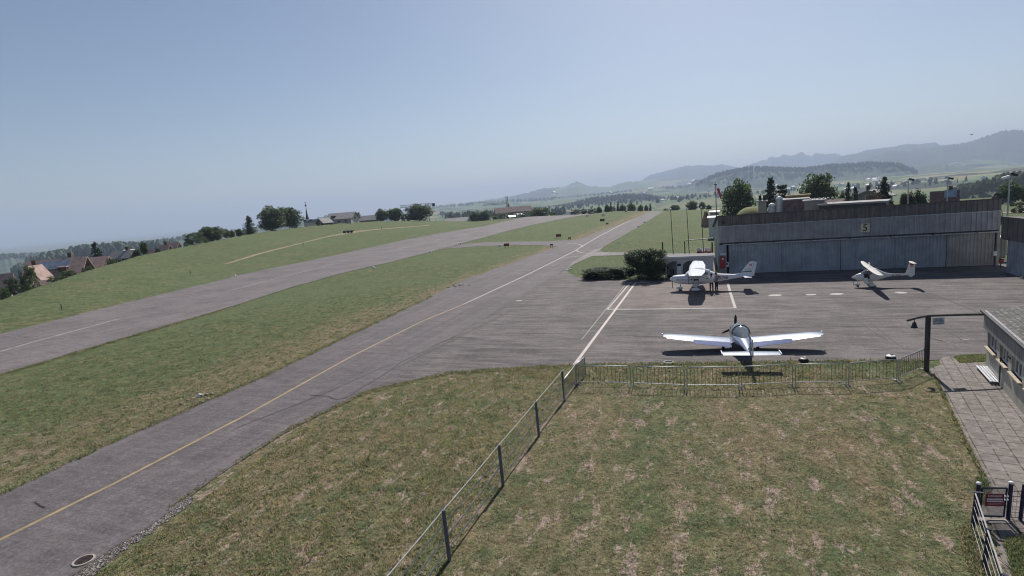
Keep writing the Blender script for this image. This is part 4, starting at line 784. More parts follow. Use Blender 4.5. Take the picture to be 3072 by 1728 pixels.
# ------------------------------------------------------------------ two people beside the high wing aircraft
SKIN=M('skin',(.42,.26,.19),.6,var=.06); 
def skinned(name,verts,edges,rad,mat,parent,sub=2,root=0):
    me=bpy.data.meshes.new(name); me.from_pydata(verts,edges,[]); me.materials.append(mat); o=link(name,me,parent)
    m=o.modifiers.new('skin','SKIN'); m.use_smooth_shade=True
    for i,r_ in enumerate(rad):
        sv=me.skin_vertices[0].data[i]; sv.radius=(r_ if isinstance(r_,tuple) else (r_,r_)); sv.use_root=(i==root)
    s=o.modifiers.new('sub','SUBSURF'); s.levels=sub; s.render_levels=sub; return o
def person(loc,rz,label,shirt,trous,hair,arms,cap=None,h=1.76):
    e=empty('person',loc,rz,label,'person'); k=h/1.76
    # x = facing, y = left; arms: (elbow, wrist) for left and right
    V=[];E_=[];Rd=[]
    def a(p,r_,par=None):
        V.append(tuple(c*k for c in p)); Rd.append(tuple(c*k for c in r_) if isinstance(r_,tuple) else r_*k)
        if par is not None: E_.append((par,len(V)-1))
        return len(V)-1
    pel=a((0,0,.96),(.15,.11)); wst=a((0,0,1.1),(.13,.1),pel); chs=a((.0,0,1.3),(.165,.11),wst); shd=a((0,0,1.43),(.12,.09),chs); nk=a((.0,0,1.53),.052,shd); hd=a((.02,0,1.60),(.07,.085),nk); tp=a((.02,0,1.70),(.075,.09),hd); a((.02,0,1.755),.045,tp)
    a((.115,0,1.625),.014,hd)
    for s,(el,wr) in ((1,arms[0]),(-1,arms[1])):
        sh=a((0,s*.19,1.42),.058,shd); ee=a(el,.043,sh); w=a(wr,.03,ee); d=(Vector(wr)-Vector(el)).normalized(); sd=Vector((-d.y,d.x,0)).normalized() if abs(d.z)<.95 else Vector((0,1,0))
        pm=a(Vector(wr)+d*.07,(.04,.018),w)
        for f,(o_,ln) in enumerate(((-.033,.075),(-.011,.088),(.011,.083),(.033,.066))):
            q=a(Vector(wr)+d*.11+sd*o_,.0095,pm); q2=a(Vector(wr)+d*(.11+ln*.55)+sd*o_*1.1+Vector((0,0,-.008)),.0085,q); a(Vector(wr)+d*(.11+ln)+sd*o_*1.15+Vector((0,0,-.025)),.007,q2)
        q=a(Vector(wr)+d*.05+sd*(-.045*s),.011,pm); a(Vector(wr)+d*.09+sd*(-.065*s)+Vector((0,0,-.01)),.009,q)
    for s in (1,-1):
        hp=a((0,s*.095,.90),.085,pel); kn=a((.02,s*.11,.50),.058,hp); an=a((-.02,s*.12,.09),.04,kn); a((.05,s*.125,.05),.042,an); a((.15,s*.135,.04),.035,len(V)-1)
    skinned('body',V,E_,Rd,SKIN,e,1)
    V=[];E_=[];Rd=[]; pel=a((0,0,.92),(.19,.15)); c=a((0,0,1.12),(.185,.145),pel); c2=a((0,0,1.3),(.21,.15),c); c3=a((0,0,1.43),(.16,.12),c2); a((0,0,1.49),.07,c3)
    for s,(el,wr) in ((1,arms[0]),(-1,arms[1])):
        sh=a((0,s*.19,1.42),.088,c3); a((Vector((0,s*.19,1.42)).lerp(Vector(el),.85)),.078,sh)
    skinned('shirt',V,E_,Rd,shirt,e,1)
    V=[];E_=[];Rd=[]; pel=a((0,0,.99),(.152,.118)); 
    for s in (1,-1):
        hp=a((0,s*.095,.88),.098,pel); kn=a((.02,s*.11,.50),.072,hp); a((-.02,s*.12,.11),.06,kn)
    skinned('trousers',V,E_,Rd,trous,e,1)
    for s in (1,-1): MB().ball((.06*k,s*.13*k,.045),(.29,.105,.09),10,6).build('shoe',BLK,e,True)
    MB().ball((-.03*k,0,1.70*k),(.22*k,.215*k,.24*k),14,8).build('hair',hair,e,True)
    if cap: b=MB().ball((.01,0,1.72*k),(.22,.2,.15),14,8).box((.15,0,1.69*k),(.14,.15,.015)); b.build('cap',cap,e,True)
    for s in (1,-1): MB().ball((.105*k,s*.033*k,1.665*k),(.014,.022,.012),8,5).build('eye',BLK,e)
    return e
CW=M('white_cotton',(.78,.78,.82),.9,var=.06); DT=M('dark_brown_trousers',(.06,.045,.045),.9,var=.15); NB=M('navy_trousers',(.03,.035,.055),.9,var=.15); HA1=M('dark_hair',(.02,.017,.017),.6); GRS=M('grey_shirt',(.20,.20,.24),.9,var=.12)
p1=hit(2135,877.5); p2=hit(2142,876); av=math.atan2(p1.y,p1.x)
person(p1,av-.15,'dark haired person in white shirt and brown trousers, back turned, at the aircraft cabin',CW,DT,HA1,(((.20,.30,1.28),(.36,.42,1.42)),((.22,-.30,1.30),(.38,-.42,1.45))))
person(p2+Vector((math.cos(av)*.25+math.sin(av)*.22,math.sin(av)*.25-math.cos(av)*.22,0)),av-.9,'person in pale cap and navy trousers reaching an arm to the right along the fuselage',GRS,NB,HA1,(((.22,.24,1.3),(.42,.2,1.42)),((.30,-.2,1.42),(.58,-.22,1.38))),CW,1.78)
# ------------------------------------------------------------------ foliage
LF_DARK=leafmat('dark_hedge_leaf',(.018,.036,.022),(.060,.092,.048),trans=.4); LF_MID=leafmat('tree_leaf',(.034,.058,.028),(.105,.145,.062),trans=.45); LF_PALE=leafmat('pale_tree_leaf',(.05,.08,.035),(.13,.165,.07),trans=.45); LF_CON=leafmat('conifer_needle',(.020,.036,.028),(.058,.082,.056),trans=.4); LF_RED=leafmat('reddish_leaf',(.045,.034,.028),(.11,.075,.055),trans=.4)
BARK=M('bark',(.07,.055,.042),.95,var=.3,scale=6)
def leaves(P,N,size,rng):
    n=len(P); t=rng.normal(size=(n,3)); N=N/np.maximum(1e-6,np.linalg.norm(N,axis=1,keepdims=True)); N=N+rng.normal(size=(n,3))*.65; N/=np.linalg.norm(N,axis=1,keepdims=True)
    a=np.cross(N,t); a/=np.maximum(1e-6,np.linalg.norm(a,axis=1,keepdims=True)); b=np.cross(N,a); s=size*rng.uniform(.6,1.4,(n,1))
    V=np.stack([P+a*s,P+b*s*.6,P-a*s,P-b*s*.6],1).reshape(-1,3); return V,np.arange(4*n).reshape(n,4)
def crown(kind,seed,nclump=30,per=90,size=.035):
    rng=np.random.default_rng(seed); P=[];N=[]
    if kind in('broad','bush','column','round'):
        for i in range(nclump):
            while True:
                c=rng.uniform(-1,1,3)
                if kind=='bush':
                    if abs(c[0])**5+abs(c[1])**5<1 and c[2]>-1 and max(abs(c[0]),abs(c[1]),c[2])>.45: break
                elif (c**2).sum()<1 and (c**2).sum()>.15: break
            if kind=='bush': c=np.array([c[0]*.42,c[1]*.42,.06+(c[2]*.5+.5)*.84*(1-.10*abs(c[0])**4)]); rad=rng.uniform(.09,.15)
            elif kind=='round': c=np.array([c[0]*.37,c[1]*.37,.50+c[2]*.42]); rad=rng.uniform(.12,.19)
            else: c=np.array([c[0]*.35*(1.05-.25*c[2]),c[1]*.35,.56+c[2]*.33]); rad=rng.uniform(.10,.18)
            d=rng.normal(size=(per,3)); d/=np.linalg.norm(d,axis=1,keepdims=True); P.append(c+d*rad*rng.uniform(.55,1.1,(per,1))*[1,1,.85]); N.append(d+[0,0,.3])
    elif kind=='conifer':
        for i in range(nclump):
            z=(i+.5)/nclump; rr=.46*(1-z)**.55*rng.uniform(.75,1.12)+.015
            for j in range(max(3,int(9*(1-z)+2))):
                q=rng.uniform(0,6.28); n=per//4; t=rng.uniform(.05,1,(n,1)); d=np.array([math.cos(q),math.sin(q),0]); P.append(np.array([0,0,.03+.97*z])+d*t*rr*rng.uniform(.7,1.1)+np.array([0,0,-1])*t*rr*.35+rng.normal(size=(n,3))*.018); N.append(np.tile(d*.3+[0,0,1],(n,1)))
    else: # layered pine
        for z in (.42,.55,.66,.78,.9):
            for j in range(5):
                q=rng.uniform(0,6.28); L=.45*(1.15-z)*rng.uniform(.7,1.2)+.05; n=per; t=rng.uniform(.25,1,(n,1)); d=np.array([math.cos(q),math.sin(q),.15]); P.append(np.array([0,0,z])+d*t*L+rng.normal(size=(n,3))*[.03,.03,.018]); N.append(np.tile([0,0,1.],(n,1)))
    V,Q=leaves(np.vstack(P),np.vstack(N),size,rng); return V,Q
PROTO={}
def crown_mesh(kind,mat,var):
    key=(kind,mat.name,var)
    if key not in PROTO:
        a={'broad':(50,70,.034),'round':(60,70,.034),'bush':(46,80,.030),'conifer':(28,72,.034),'pine':(1,80,.034)}[kind]
        V,Q=crown(kind,hash((kind,var))%1000 if False else {'broad':11,'round':23,'bush':37,'conifer':51,'pine':67}[kind]+var*7,*a)
        PROTO[key]=fromnp('crown',V,Q,mat)
    return PROTO[key]
def tree(name,label,base,h,w,kind='broad',mat=None,var=0,cat='tree',group=None,trunk=True,d=None):
    e=empty(name,base,random.uniform(0,6.28),label,cat,group); o=link('crown',crown_mesh(kind,mat or LF_MID,var),e); o.scale=(w,d or w,h)
    if trunk:
        b=MB(); top=.55 if kind in('broad','round') else .96; r0=max(.08,h*.022); b.tube([(0,0,-.3),(h*.01,0,h*.2),(0,h*.01,h*top)],r0,7,r2=r0*.25)
        if kind in('broad','round'):
            for q in (0.3,2.2,4.4): b.tube([(0,0,h*.22),(math.cos(q)*w*.16,math.sin(q)*w*.16,h*.42),(math.cos(q)*w*.28,math.sin(q)*w*.28,h*.62)],r0*.45,5,r2=r0*.12)
        b.build('trunk',BARK,e)
    return e
# the clipped bush and the low shrubs by the fuel station
p=hit(1935,842); kk=mpp(1935,800,math.hypot(p.x,p.y)); 
V,Q=crown('bush',5,150,150,.020); bu=empty('clipped_bush',p+Vector((AL[0],AL[1],0))*1.4,HA,'tall dark clipped bush standing left of the fuel hut','bush'); o=link('crown',fromnp('crown',V,Q,LF_DARK),bu); hb_=(atb(1935,752,p))*1.04; o.scale=(126*kk,4.2,hb_)
b=MB()
for q in range(5): b.tube([(math.cos(q*1.3)*.5,math.sin(q*1.3)*.5,0),(math.cos(q*1.3)*1.1,math.sin(q*1.3)*.9,hb_*.8)],.07,6,r2=.02)
b.build('trunk',BARK,bu)
p=hit(1810,838); kk=mpp(1810,820,math.hypot(p.x,p.y)); V,Q=crown('bush',9,150,130,.020); ls=empty('low_shrub',p+Vector((AL[0],AL[1],0))*1.1,HA+.02,'low spreading dark shrub bed left of the tall clipped bush','shrub'); o=link('crown',fromnp('crown',V,Q,LF_DARK),ls); o.scale=(150*kk,3.4,1.28)
V,Q=crown('bush',12,14,10,.03); o=link('pale_blooms',fromnp('pale_blooms',V*[1,1,.8],Q,M('pale_bloom',(.35,.33,.24),.8)),ls); o.scale=(70*kk,3.0,.9); o.location=(-.2,-.35,.05)
# ------------------------------------------------------------------ far hills
def hillmat(name,c1,c2,sc,fields=None):
    t=NT(name); P=t.pos(); c=t.mix(t.ss(t.noise(P,sc,5,.65),.35,.65),c1,c2)
    if fields:
        vo=t.new('ShaderNodeTexVoronoi'); t.put(vo.inputs['Vector'],t.mul(P,(1/260,1/420,1/60))); vo.inputs['Scale'].default_value=1; sp=t.new('ShaderNodeSeparateColor'); t.l.new(vo.outputs['Color'],sp.inputs[0])
        c=t.mix(t.ss(t.noise(P,fields,4,.6),.5,.56),t.ramp(sp.outputs[0],[(0,(.07,.12,.04)),(.4,(.11,.16,.06)),(.7,(.08,.13,.045)),(1,(.24,.22,.12))]),c)
    return t.done(c,.95,0,.05)
FOREST=hillmat('forest_hill',(.052,.080,.060),(.095,.125,.082),.02); MIXED=hillmat('wooded_field_hill',(.012,.024,.013),(.025,.042,.02),.012,.0026); ALP=hillmat('alpine_slope',(.03,.045,.03),(.07,.085,.055),.0022)
def ridge(name,px,r,zb,mat,front=.16,back=.2,rough=.0,seed=1,n=9,jag=0):
    rng=np.random.default_rng(seed); pts=[]
    for a,c in zip(px[:-1],px[1:]):
        k=max(2,int((c[0]-a[0])/5)); 
        for i in range(k): t=i/k; pts.append((a[0]+(c[0]-a[0])*t,a[1]+(c[1]-a[1])*t))
    pts.append(px[-1]); m=len(pts); dz=rng.normal(size=m)*jag
    A=[];Zc=[]
    for i,(u,v) in enumerate(pts):
        a,sl=az_el(u,v); A.append(a); Zc.append(H+r*sl+dz[i])
    A=np.array(A); Zc=np.array(Zc); ph=rng.uniform(0,6.28,6); V=[]
    prof=[(-front,0)]+[(-front*(1-s),s) for s in np.linspace(.1,1,n)]+[(back*s,1-s) for s in (.25,.6,1)]
    for dr,s in prof:
        wob=sum(math.sin(0)*0 for _ in (0,))
        rr=r*(1+dr)*np.ones(m); g=s*s*(3-2*s); w=np.sin(A*90+ph[0]+dr*30)*.5+np.sin(A*210+ph[1]-dr*50)*.3+np.sin(A*37+ph[2])*.4
        rr=rr+(w*rough*r if dr<0 else 0)*(1-abs(2*s-1)*.6)*(s<1)
        z=zb+(Zc-zb)*g+(w*rough*r*.12*(s>0)*(s<1))
        V.append(np.stack([np.sin(A)*rr,np.cos(A)*rr,z],1))
    k=len(prof); V=np.vstack(V); Q=[]
    for j in range(k-1):
        for i in range(m-1): Q.append((j*m+i,j*m+i+1,(j+1)*m+i+1,(j+1)*m+i))
    me=fromnp(name,V,Q,mat); me.polygons.foreach_set('use_smooth',[True]*len(me.polygons)); o=link(name,me); up(o); return tag(o,kind='structure'),A,Zc
ridge('jagged_mountains',[(2150,512),(2215,505),(2254,492),(2294,479),(2299,482),(2305,474),(2314,469),(2331,472),(2340,468),(2351,463),(2376,468),(2392,462),(2403,454),(2418,464),(2435,467),(2448,459),(2485,462),(2502,459),(2527,467),(2560,475),(2640,485)],9500,-60,ALP,.10,.1,.004,3,8,4)
ridge('far_mountain',[(1880,560),(1925,541),(1950,525),(1988,515),(2015,508),(2042,501),(2060,497),(2075,498),(2100,495),(2137,497),(2165,492),(2194,498),(2219,504),(2260,515),(2330,530)],8800,-60,ALP,.10,.1,.006,4,8,3)
ridge('far_ridge',[(2390,515),(2448,501),(2490,483),(2527,467),(2572,459),(2596,451),(2635,445),(2689,439),(2719,432),(2759,433),(2789,427),(2808,428),(2826,437),(2880,450),(2960,470)],7800,-60,ALP,.12,.12,.008,5,9,3)
ridge('big_mountain',[(2540,500),(2590,477),(2620,467),(2669,453),(2729,452),(2779,446),(2826,437),(2858,434),(2914,423),(2957,408),(2997,396),(3037,389),(3072,392),(3150,380),(3300,400),(3500,420)],6500,-60,hillmat('wooded_mountain',(.02,.035,.02),(.05,.07,.035),.004),.22,.2,.012,6,12,5)
ridge('low_foothill',[(2580,492),(2600,486),(2640,475),(2669,470),(2699,475),(2720,485),(2760,498)],5600,-60,ALP,.1,.1,.006,7,7,3)
ridge('centre_ridge',[(1180,640),(1300,619),(1353,612),(1415,606),(1453,601),(1527,590),(1577,580),(1632,565),(1694,560),(1714,550),(1729,545),(1742,547),(1759,557),(1804,561),(1829,561),(1858,550),(1918,542),(1993,537),(2055,535),(2100,530),(2132,527),(2144,531),(2230,540)],7000,-60,hillmat('distant_wooded_ridge',(.02,.034,.02),(.045,.065,.03),.004,.0012),.2,.15,.01,8,9,4)
ridge('mid_centre_ridge',[(1200,646),(1260,634),(1299,624),(1338,619),(1378,622),(1428,609),(1477,603),(1540,602),(1577,609),(1640,600),(1700,590),(1760,583),(1850,577),(1930,566),(2000,562),(2060,560),(2110,556),(2160,560)],4600,-50,MIXED,.3,.15,.02,9,12,3)
ridge('forest_hill',[(1980,590),(2040,572),(2087,554),(2110,541),(2150,524),(2199,514),(2249,505),(2324,507),(2411,509),(2448,502),(2497,499),(2542,500),(2622,492),(2640,490),(2689,495),(2729,505),(2751,515),(2780,530)],3500,-30,FOREST,.14,.15,.02,10,12,3)
ridge('right_wooded_hill',[(2700,510),(2739,498),(2799,490),(2838,490),(2858,497),(2910,505),(2980,515)],4300,-40,FOREST,.12,.12,.02,11,9,3)
ridge('right_field_hill',[(2820,505),(2854,490),(2977,479),(3037,488),(3072,492),(3200,498),(3400,520)],5200,-60,MIXED,.25,.15,.02,12,9,3)
ridge('near_wood_bank',[(1560,648),(1640,628),(1700,612),(1760,600),(1830,590),(1880,585),(1950,588),(2010,600),(2050,612),(2100,630)],2600,-45,FOREST,.20,.2,.02,13,10,2.5)
ridge('right_wood_bank',[(2820,600),(2860,578),(2900,566),(2960,555),(3000,540),(3030,532),(3072,528),(3200,515),(3400,520)],900,-42,FOREST,.15,.2,.03,14,10,2)
ridge('left_far_hills',[(-300,812),(-100,782),(0,770),(32,767),(94,766),(107,770),(140,765),(224,756),(300,747),(398,735),(460,729),(509,719),(561,709),(700,690),(860,668),(942,658),(975,648),(1040,646),(1100,648),(1250,640)],2700,-100,FOREST,.22,.2,.02,15,10,3)
ridge('left_wood',[(40,815),(60,800),(110,786),(179,764),(224,756),(261,748),(311,746),(360,742),(410,741),(470,742),(540,735),(620,725)],1400,-85,FOREST,.2,.2,.02,16,10,3)
# woodland on the ridges: conifer spikes and rounded crowns as one mass each
def woodland(name,px,r,n,hmin,hmax,mat,spread=.05,seed=1,label=None,dense=False):
    rng=np.random.default_rng(seed); V=[];Q=[]; xs=np.array([p[0] for p in px],float); ys=np.array([p[1] for p in px],float)
    for i in range(n):
        u=rng.uniform(xs[0],xs[-1]); v=np.interp(u,xs,ys); dr=rng.uniform(-spread,0); a,sl=az_el(u,v+abs(dr)/max(spread,1e-6)*(rng.uniform(3,14) if dense else 2)); rr=r*(1+dr); z=H+rr*sl-hmin*.6; h=rng.uniform(hmin,hmax); w=h*rng.uniform(.3,.5)
        c=np.array([math.sin(a)*rr,math.cos(a)*rr,z]); o=len(V); k=6; con=rng.random()<.5
        lv=((0,.5),(.35,.55),(.7,.3),(1,.02)) if con else ((0,.55),(.3,.95),(.7,.85),(1,.25))
        for t,s in lv:
            for j in range(k): q=2*math.pi*j/k+t*2; ss=s*rng.uniform(.7,1.2); V.append(c+[math.cos(q)*w*ss,math.sin(q)*w*ss,h*t])
        for b_ in range(3):
            for j in range(k): Q.append((o+b_*k+j,o+b_*k+(j+1)%k,o+(b_+1)*k+(j+1)%k,o+(b_+1)*k+j))
    ob=link(name,fromnp(name,np.array(V),Q,mat)); tag(ob,label,'woodland',kind='stuff'); return ob
woodland('woodland',[(2087,554),(2150,524),(2249,505),(2411,509),(2497,499),(2622,492),(2689,495),(2751,515)],3480,700,14,26,FOREST,.05,21,'dark forest covering the long hill behind the hangar')
woodland('woodland',[(1570,648),(1640,628),(1760,600),(1880,585),(1950,588),(2050,612),(2100,630)],2560,900,9,18,FOREST,.12,22,'wooded bank beyond the taxiway end',True)
woodland('woodland',[(2820,602),(2860,580),(2900,568),(3000,542),(3072,530),(3200,516)],880,520,6,13,LF_MID,.10,23,'mid green wood on the slope behind the right lamp',True)
woodland('woodland',[(45,812),(110,786),(224,757),(311,747),(410,742),(540,736)],1390,520,10,22,FOREST,.10,24,'conifer wood on the ridge behind the farm',True)
woodland('woodland',[(-100,783),(32,768),(94,767),(224,757),(398,736),(509,720),(600,705)],2680,600,9,19,FOREST,.04,25,'hazy wood along the far left skyline')
woodland('woodland',[(1300,622),(1338,619),(1428,610),(1540,603),(1700,592),(1850,578),(2000,563),(2110,557)],4580,500,14,26,FOREST,.06,26,'hazy wood along the middle ridge in the centre')
woodland('woodland',[(1300,640),(1500,632),(1700,618),(1900,598),(2100,585),(2300,570),(2500,560),(2800,540),(2900,535)],2500,420,7,16,FOREST,.35,27,'scattered hedges and copses over the far valley fields',True)
woodland('woodland',[(1330,648),(1500,640),(1700,632)],1100,260,6,13,FOREST,.2,28,'tree belt in the hollow beyond the runway end',True)
# ------------------------------------------------------------------ trees on the brow and behind the hangar
def brow_r(u,v=650): a,_=az_el(u,v); return float(np.interp(a,BA,BD))
def T(u0,u1,vt,vb,kind,mat,name,label,extra=6,r=None,var=0,group=None,trunk=True):
    u=(u0+u1)/2; r=r or brow_r(u)+extra; base=at(u,vb,r); base.z=tz(base.x,base.y); h=at(u,vt,r).z-base.z; w=(u1-u0)*mpp(u,vb,r)
    return tree(name,label,base,max(h,.8),w*1.06,kind,mat,var,group=group,trunk=trunk)
G1='trees along the meadow skyline'
T(560,616,696,732,'bush',LF_MID,'bush','rounded bush at the left end of the skyline hedge',4,var=1,group=G1)
T(598,676,674,724,'round',LF_MID,'leafy_tree','broad tree second from the left on the meadow skyline',6,var=2,group=G1)
T(668,692,684,712,'broad',LF_MID,'leafy_tree','narrow tree right of the broad skyline tree',8,var=3,group=G1); T(686,708,690,712,'round',LF_PALE,'leafy_tree','small pale tree in the skyline hedge left of the spruce',8,var=1,group=G1)
T(706,729,684,706,'round',LF_MID,'leafy_tree','small round tree just left of the spruce',8,var=2,group=G1)
T(724,779,647,704,'conifer',LF_CON,'spruce_tree','pointed spruce on the meadow skyline left of the big twin trees',6,group=G1)
T(776,864,617,700,'round',LF_MID,'leafy_tree','left one of the two tall twin trees on the skyline',6,var=0,group=G1); T(824,914,619,694,'round',LF_MID,'leafy_tree','right one of the two tall twin trees beside the church spire',8,var=3,group=G1)
T(1065,1092,636,668,'pine',LF_CON,'pine_tree','ragged small pine right of the gabled house',4,var=1,group=G1)
T(1126,1170,625,666,'round',LF_MID,'leafy_tree','left tree of the clump below the crane jib',6,var=1,group=G1); T(1160,1214,620,666,'round',LF_MID,'leafy_tree','middle tree of the clump below the crane jib',7,var=2,group=G1); T(1215,1303,611,666,'round',LF_MID,'leafy_tree','largest tree of the clump, right under the crane jib',7,var=0,group=G1)
T(1205,1232,640,666,'bush',LF_PALE,'bush','pale bush between the trees under the crane jib',5,var=2,group=G1)
for u0,u1,vt,vb,k,l in ((1404,1445,634,667,'round','leafy tree left of the long brown roofed building'),(1438,1472,628,666,'round','taller leafy tree in front of the long brown roofed building'),(1474,1528,636,664,'bush','wide bush at the foot of the tower crane'),(1545,1586,636,658,'bush','bush below the white roofed sheds'),(1586,1650,618,652,'round','tree right of the long brown roofed building'),(1640,1668,634,650,'bush','low bush beside the far end of the runway')):
    T(u0,u1,vt,vb,k,LF_MID,'leafy_tree' if k=='round' else 'bush',l,40,var=hash(l)%4 if False else int(u0)%4,group=G1,trunk=k=='round')
T(1711,1764,627,645,'bush',LF_DARK,'bush','dark wide bush just beyond the runway end',3,var=1,group=G1)
G2='row of trees beyond the taxiway end'
for u0,u1,vt,vb,k,m,l in ((1762,1792,624,634,'bush',LF_DARK,'lowest dark bush at the left of the row beyond the taxiway'),(1789,1806,619,632,'round',LF_DARK,'small dark round tree second in the row beyond the taxiway'),(1812,1832,614,632,'round',LF_DARK,'dark round tree left of the pale bush in the far row'),(1822,1846,616,632,'bush',LF_PALE,'pale bush in the far row left of the pointed trees'),(1826,1840,606,630,'conifer',LF_CON,'pointed tree behind the pale bush of the far row'),(1846,1862,605,630,'conifer',LF_CON,'tallest pointed tree of the far row'),(1856,1880,613,630,'round',LF_MID,'round tree right of the pointed trees in the far row'),(1880,1908,608,630,'round',LF_PALE,'pale broad tree in the middle of the far row'),(1912,1932,614,630,'round',LF_MID,'round tree in the far row before the dark one'),(1932,1946,615,630,'round',LF_DARK,'dark round tree near the right end of the far row'),(1944,1958,609,630,'conifer',LF_CON,'pointed tree at the right end of the far row'),(1990,2006,624,633,'bush',LF_DARK,'small dark bush between the far row and the lamp poles'),(2010,2040,612,632,'round',LF_MID,'hazy tree seen between the first two thin poles')):
    T(u0,u1,vt,vb,k,m,'leafy_tree' if k!='conifer' else 'spruce_tree',l,30,var=int(u0)%4,group=G2)
G3='trees rising behind the hangar'
T(2058,2094,602,632,'round',LF_MID,'leafy_tree','rounded tree between the second and third thin pole',20,var=1,group=G3); T(2096,2118,604,632,'broad',LF_MID,'leafy_tree','slender tree at the third thin pole',20,var=2,group=G3); T(2116,2136,614,634,'round',LF_DARK,'leafy_tree','small dark tree left of the windsock pole',20,var=3,group=G3)
T(2164,2266,538,640,'round',LF_MID,'leafy_tree','big rounded tree right of the windsock',0,150,var=0,group=G3)
T(2270,2356,534,640,'conifer',LF_CON,'spruce_tree','dense spruce behind the silo and chimney',0,140,var=1,group=G3); T(2312,2384,550,640,'pine',LF_CON,'pine_tree','open branched pine beside the dense spruce',0,142,var=2,group=G3)
T(2405,2508,516,640,'round',LF_MID,'leafy_tree','largest leafy tree above the hangar roof',0,150,var=3,group=G3)
T(2520,2568,548,625,'conifer',LF_CON,'spruce_tree','left peak of the pair of small spruces',0,135,var=0,group=G3); T(2542,2588,560,625,'conifer',LF_CON,'spruce_tree','right and lower peak of the pair of small spruces',0,136,var=1,group=G3)
T(2596,2700,534,625,'conifer',LF_CON,'spruce_tree','tall ragged spruce in front of the gabled house',0,125,var=2,group=G3); T(2604,2650,578,622,'bush',LF_RED,'bush','reddish bush at the foot of the tall ragged spruce',0,122,var=1,group=G3)
T(2698,2742,566,622,'round',LF_RED,'leafy_tree','reddish dark tree behind the left floodlight pole',0,125,var=2,group=G3); T(2730,2780,570,622,'round',LF_DARK,'leafy_tree','dark green tree right of the left floodlight pole',0,126,var=0,group=G3)
T(2512,2538,572,610,'round',LF_MID,'leafy_tree','small tree between the big leafy tree and the spruce pair',0,170,var=1,group=G3)
T(2998,3062,542,606,'round',LF_MID,'leafy_tree','drooping leafy tree beside the small far house',0,190,var=1,group=G3); T(3056,3100,556,610,'round',LF_DARK,'leafy_tree','dark tree cut by the right edge of the view',0,195,var=2,group=G3); T(3038,3078,604,634,'bush',LF_DARK,'bush','dark round bush by the pale track at the right edge',0,150,var=3,group=G3)
T(2996,3006,624,640,'bush',LF_DARK,'bush','tiny bush beside the right corner of the hangar roof',0,120,var=0,group=G3)
G4='trees round the left farm'
T(262,328,727,800,'conifer',LF_CON,'spruce_tree','broad dark spruce behind the left farmhouses',60,var=2,group=G4); T(421,450,722,768,'broad',LF_MID,'leafy_tree','tall narrow tree right of the dark gabled house',14,var=1,group=G4); T(402,424,744,770,'round',LF_MID,'leafy_tree','small round tree left of the tall narrow tree',14,var=2,group=G4)
for u0,u1,vt,vb,m,l in ((322,348,774,800,LF_MID,'bush at the right end of the low red roofed house'),(465,480,744,757,LF_DARK,'small bush left of the two tiny red roofs'),(185,232,810,848,LF_MID,'wide hedge bush in front of the big farmhouse'),(250,276,798,818,LF_MID,'bush between the big farmhouse and the low house'),(66,92,848,874,LF_MID,'bush below the grey gable of the farmhouse'),(25,62,832,896,LF_DARK,'dark conical tree beside the leftmost red roof'),(72,110,794,850,LF_MID,'tall bush against the left gable of the farmhouse'),(2,30,860,900,LF_MID,'bush in front of the leftmost red roof'),(150,190,826,852,LF_PALE,'pale tall weeds at the farm fence'),(552,566,726,738,LF_DARK,'tiny dark bush on the left meadow skyline')):
    T(u0,u1,vt,vb,'bush',m,'bush',l,4,var=int(u0)%4,group=G4,trunk=False)
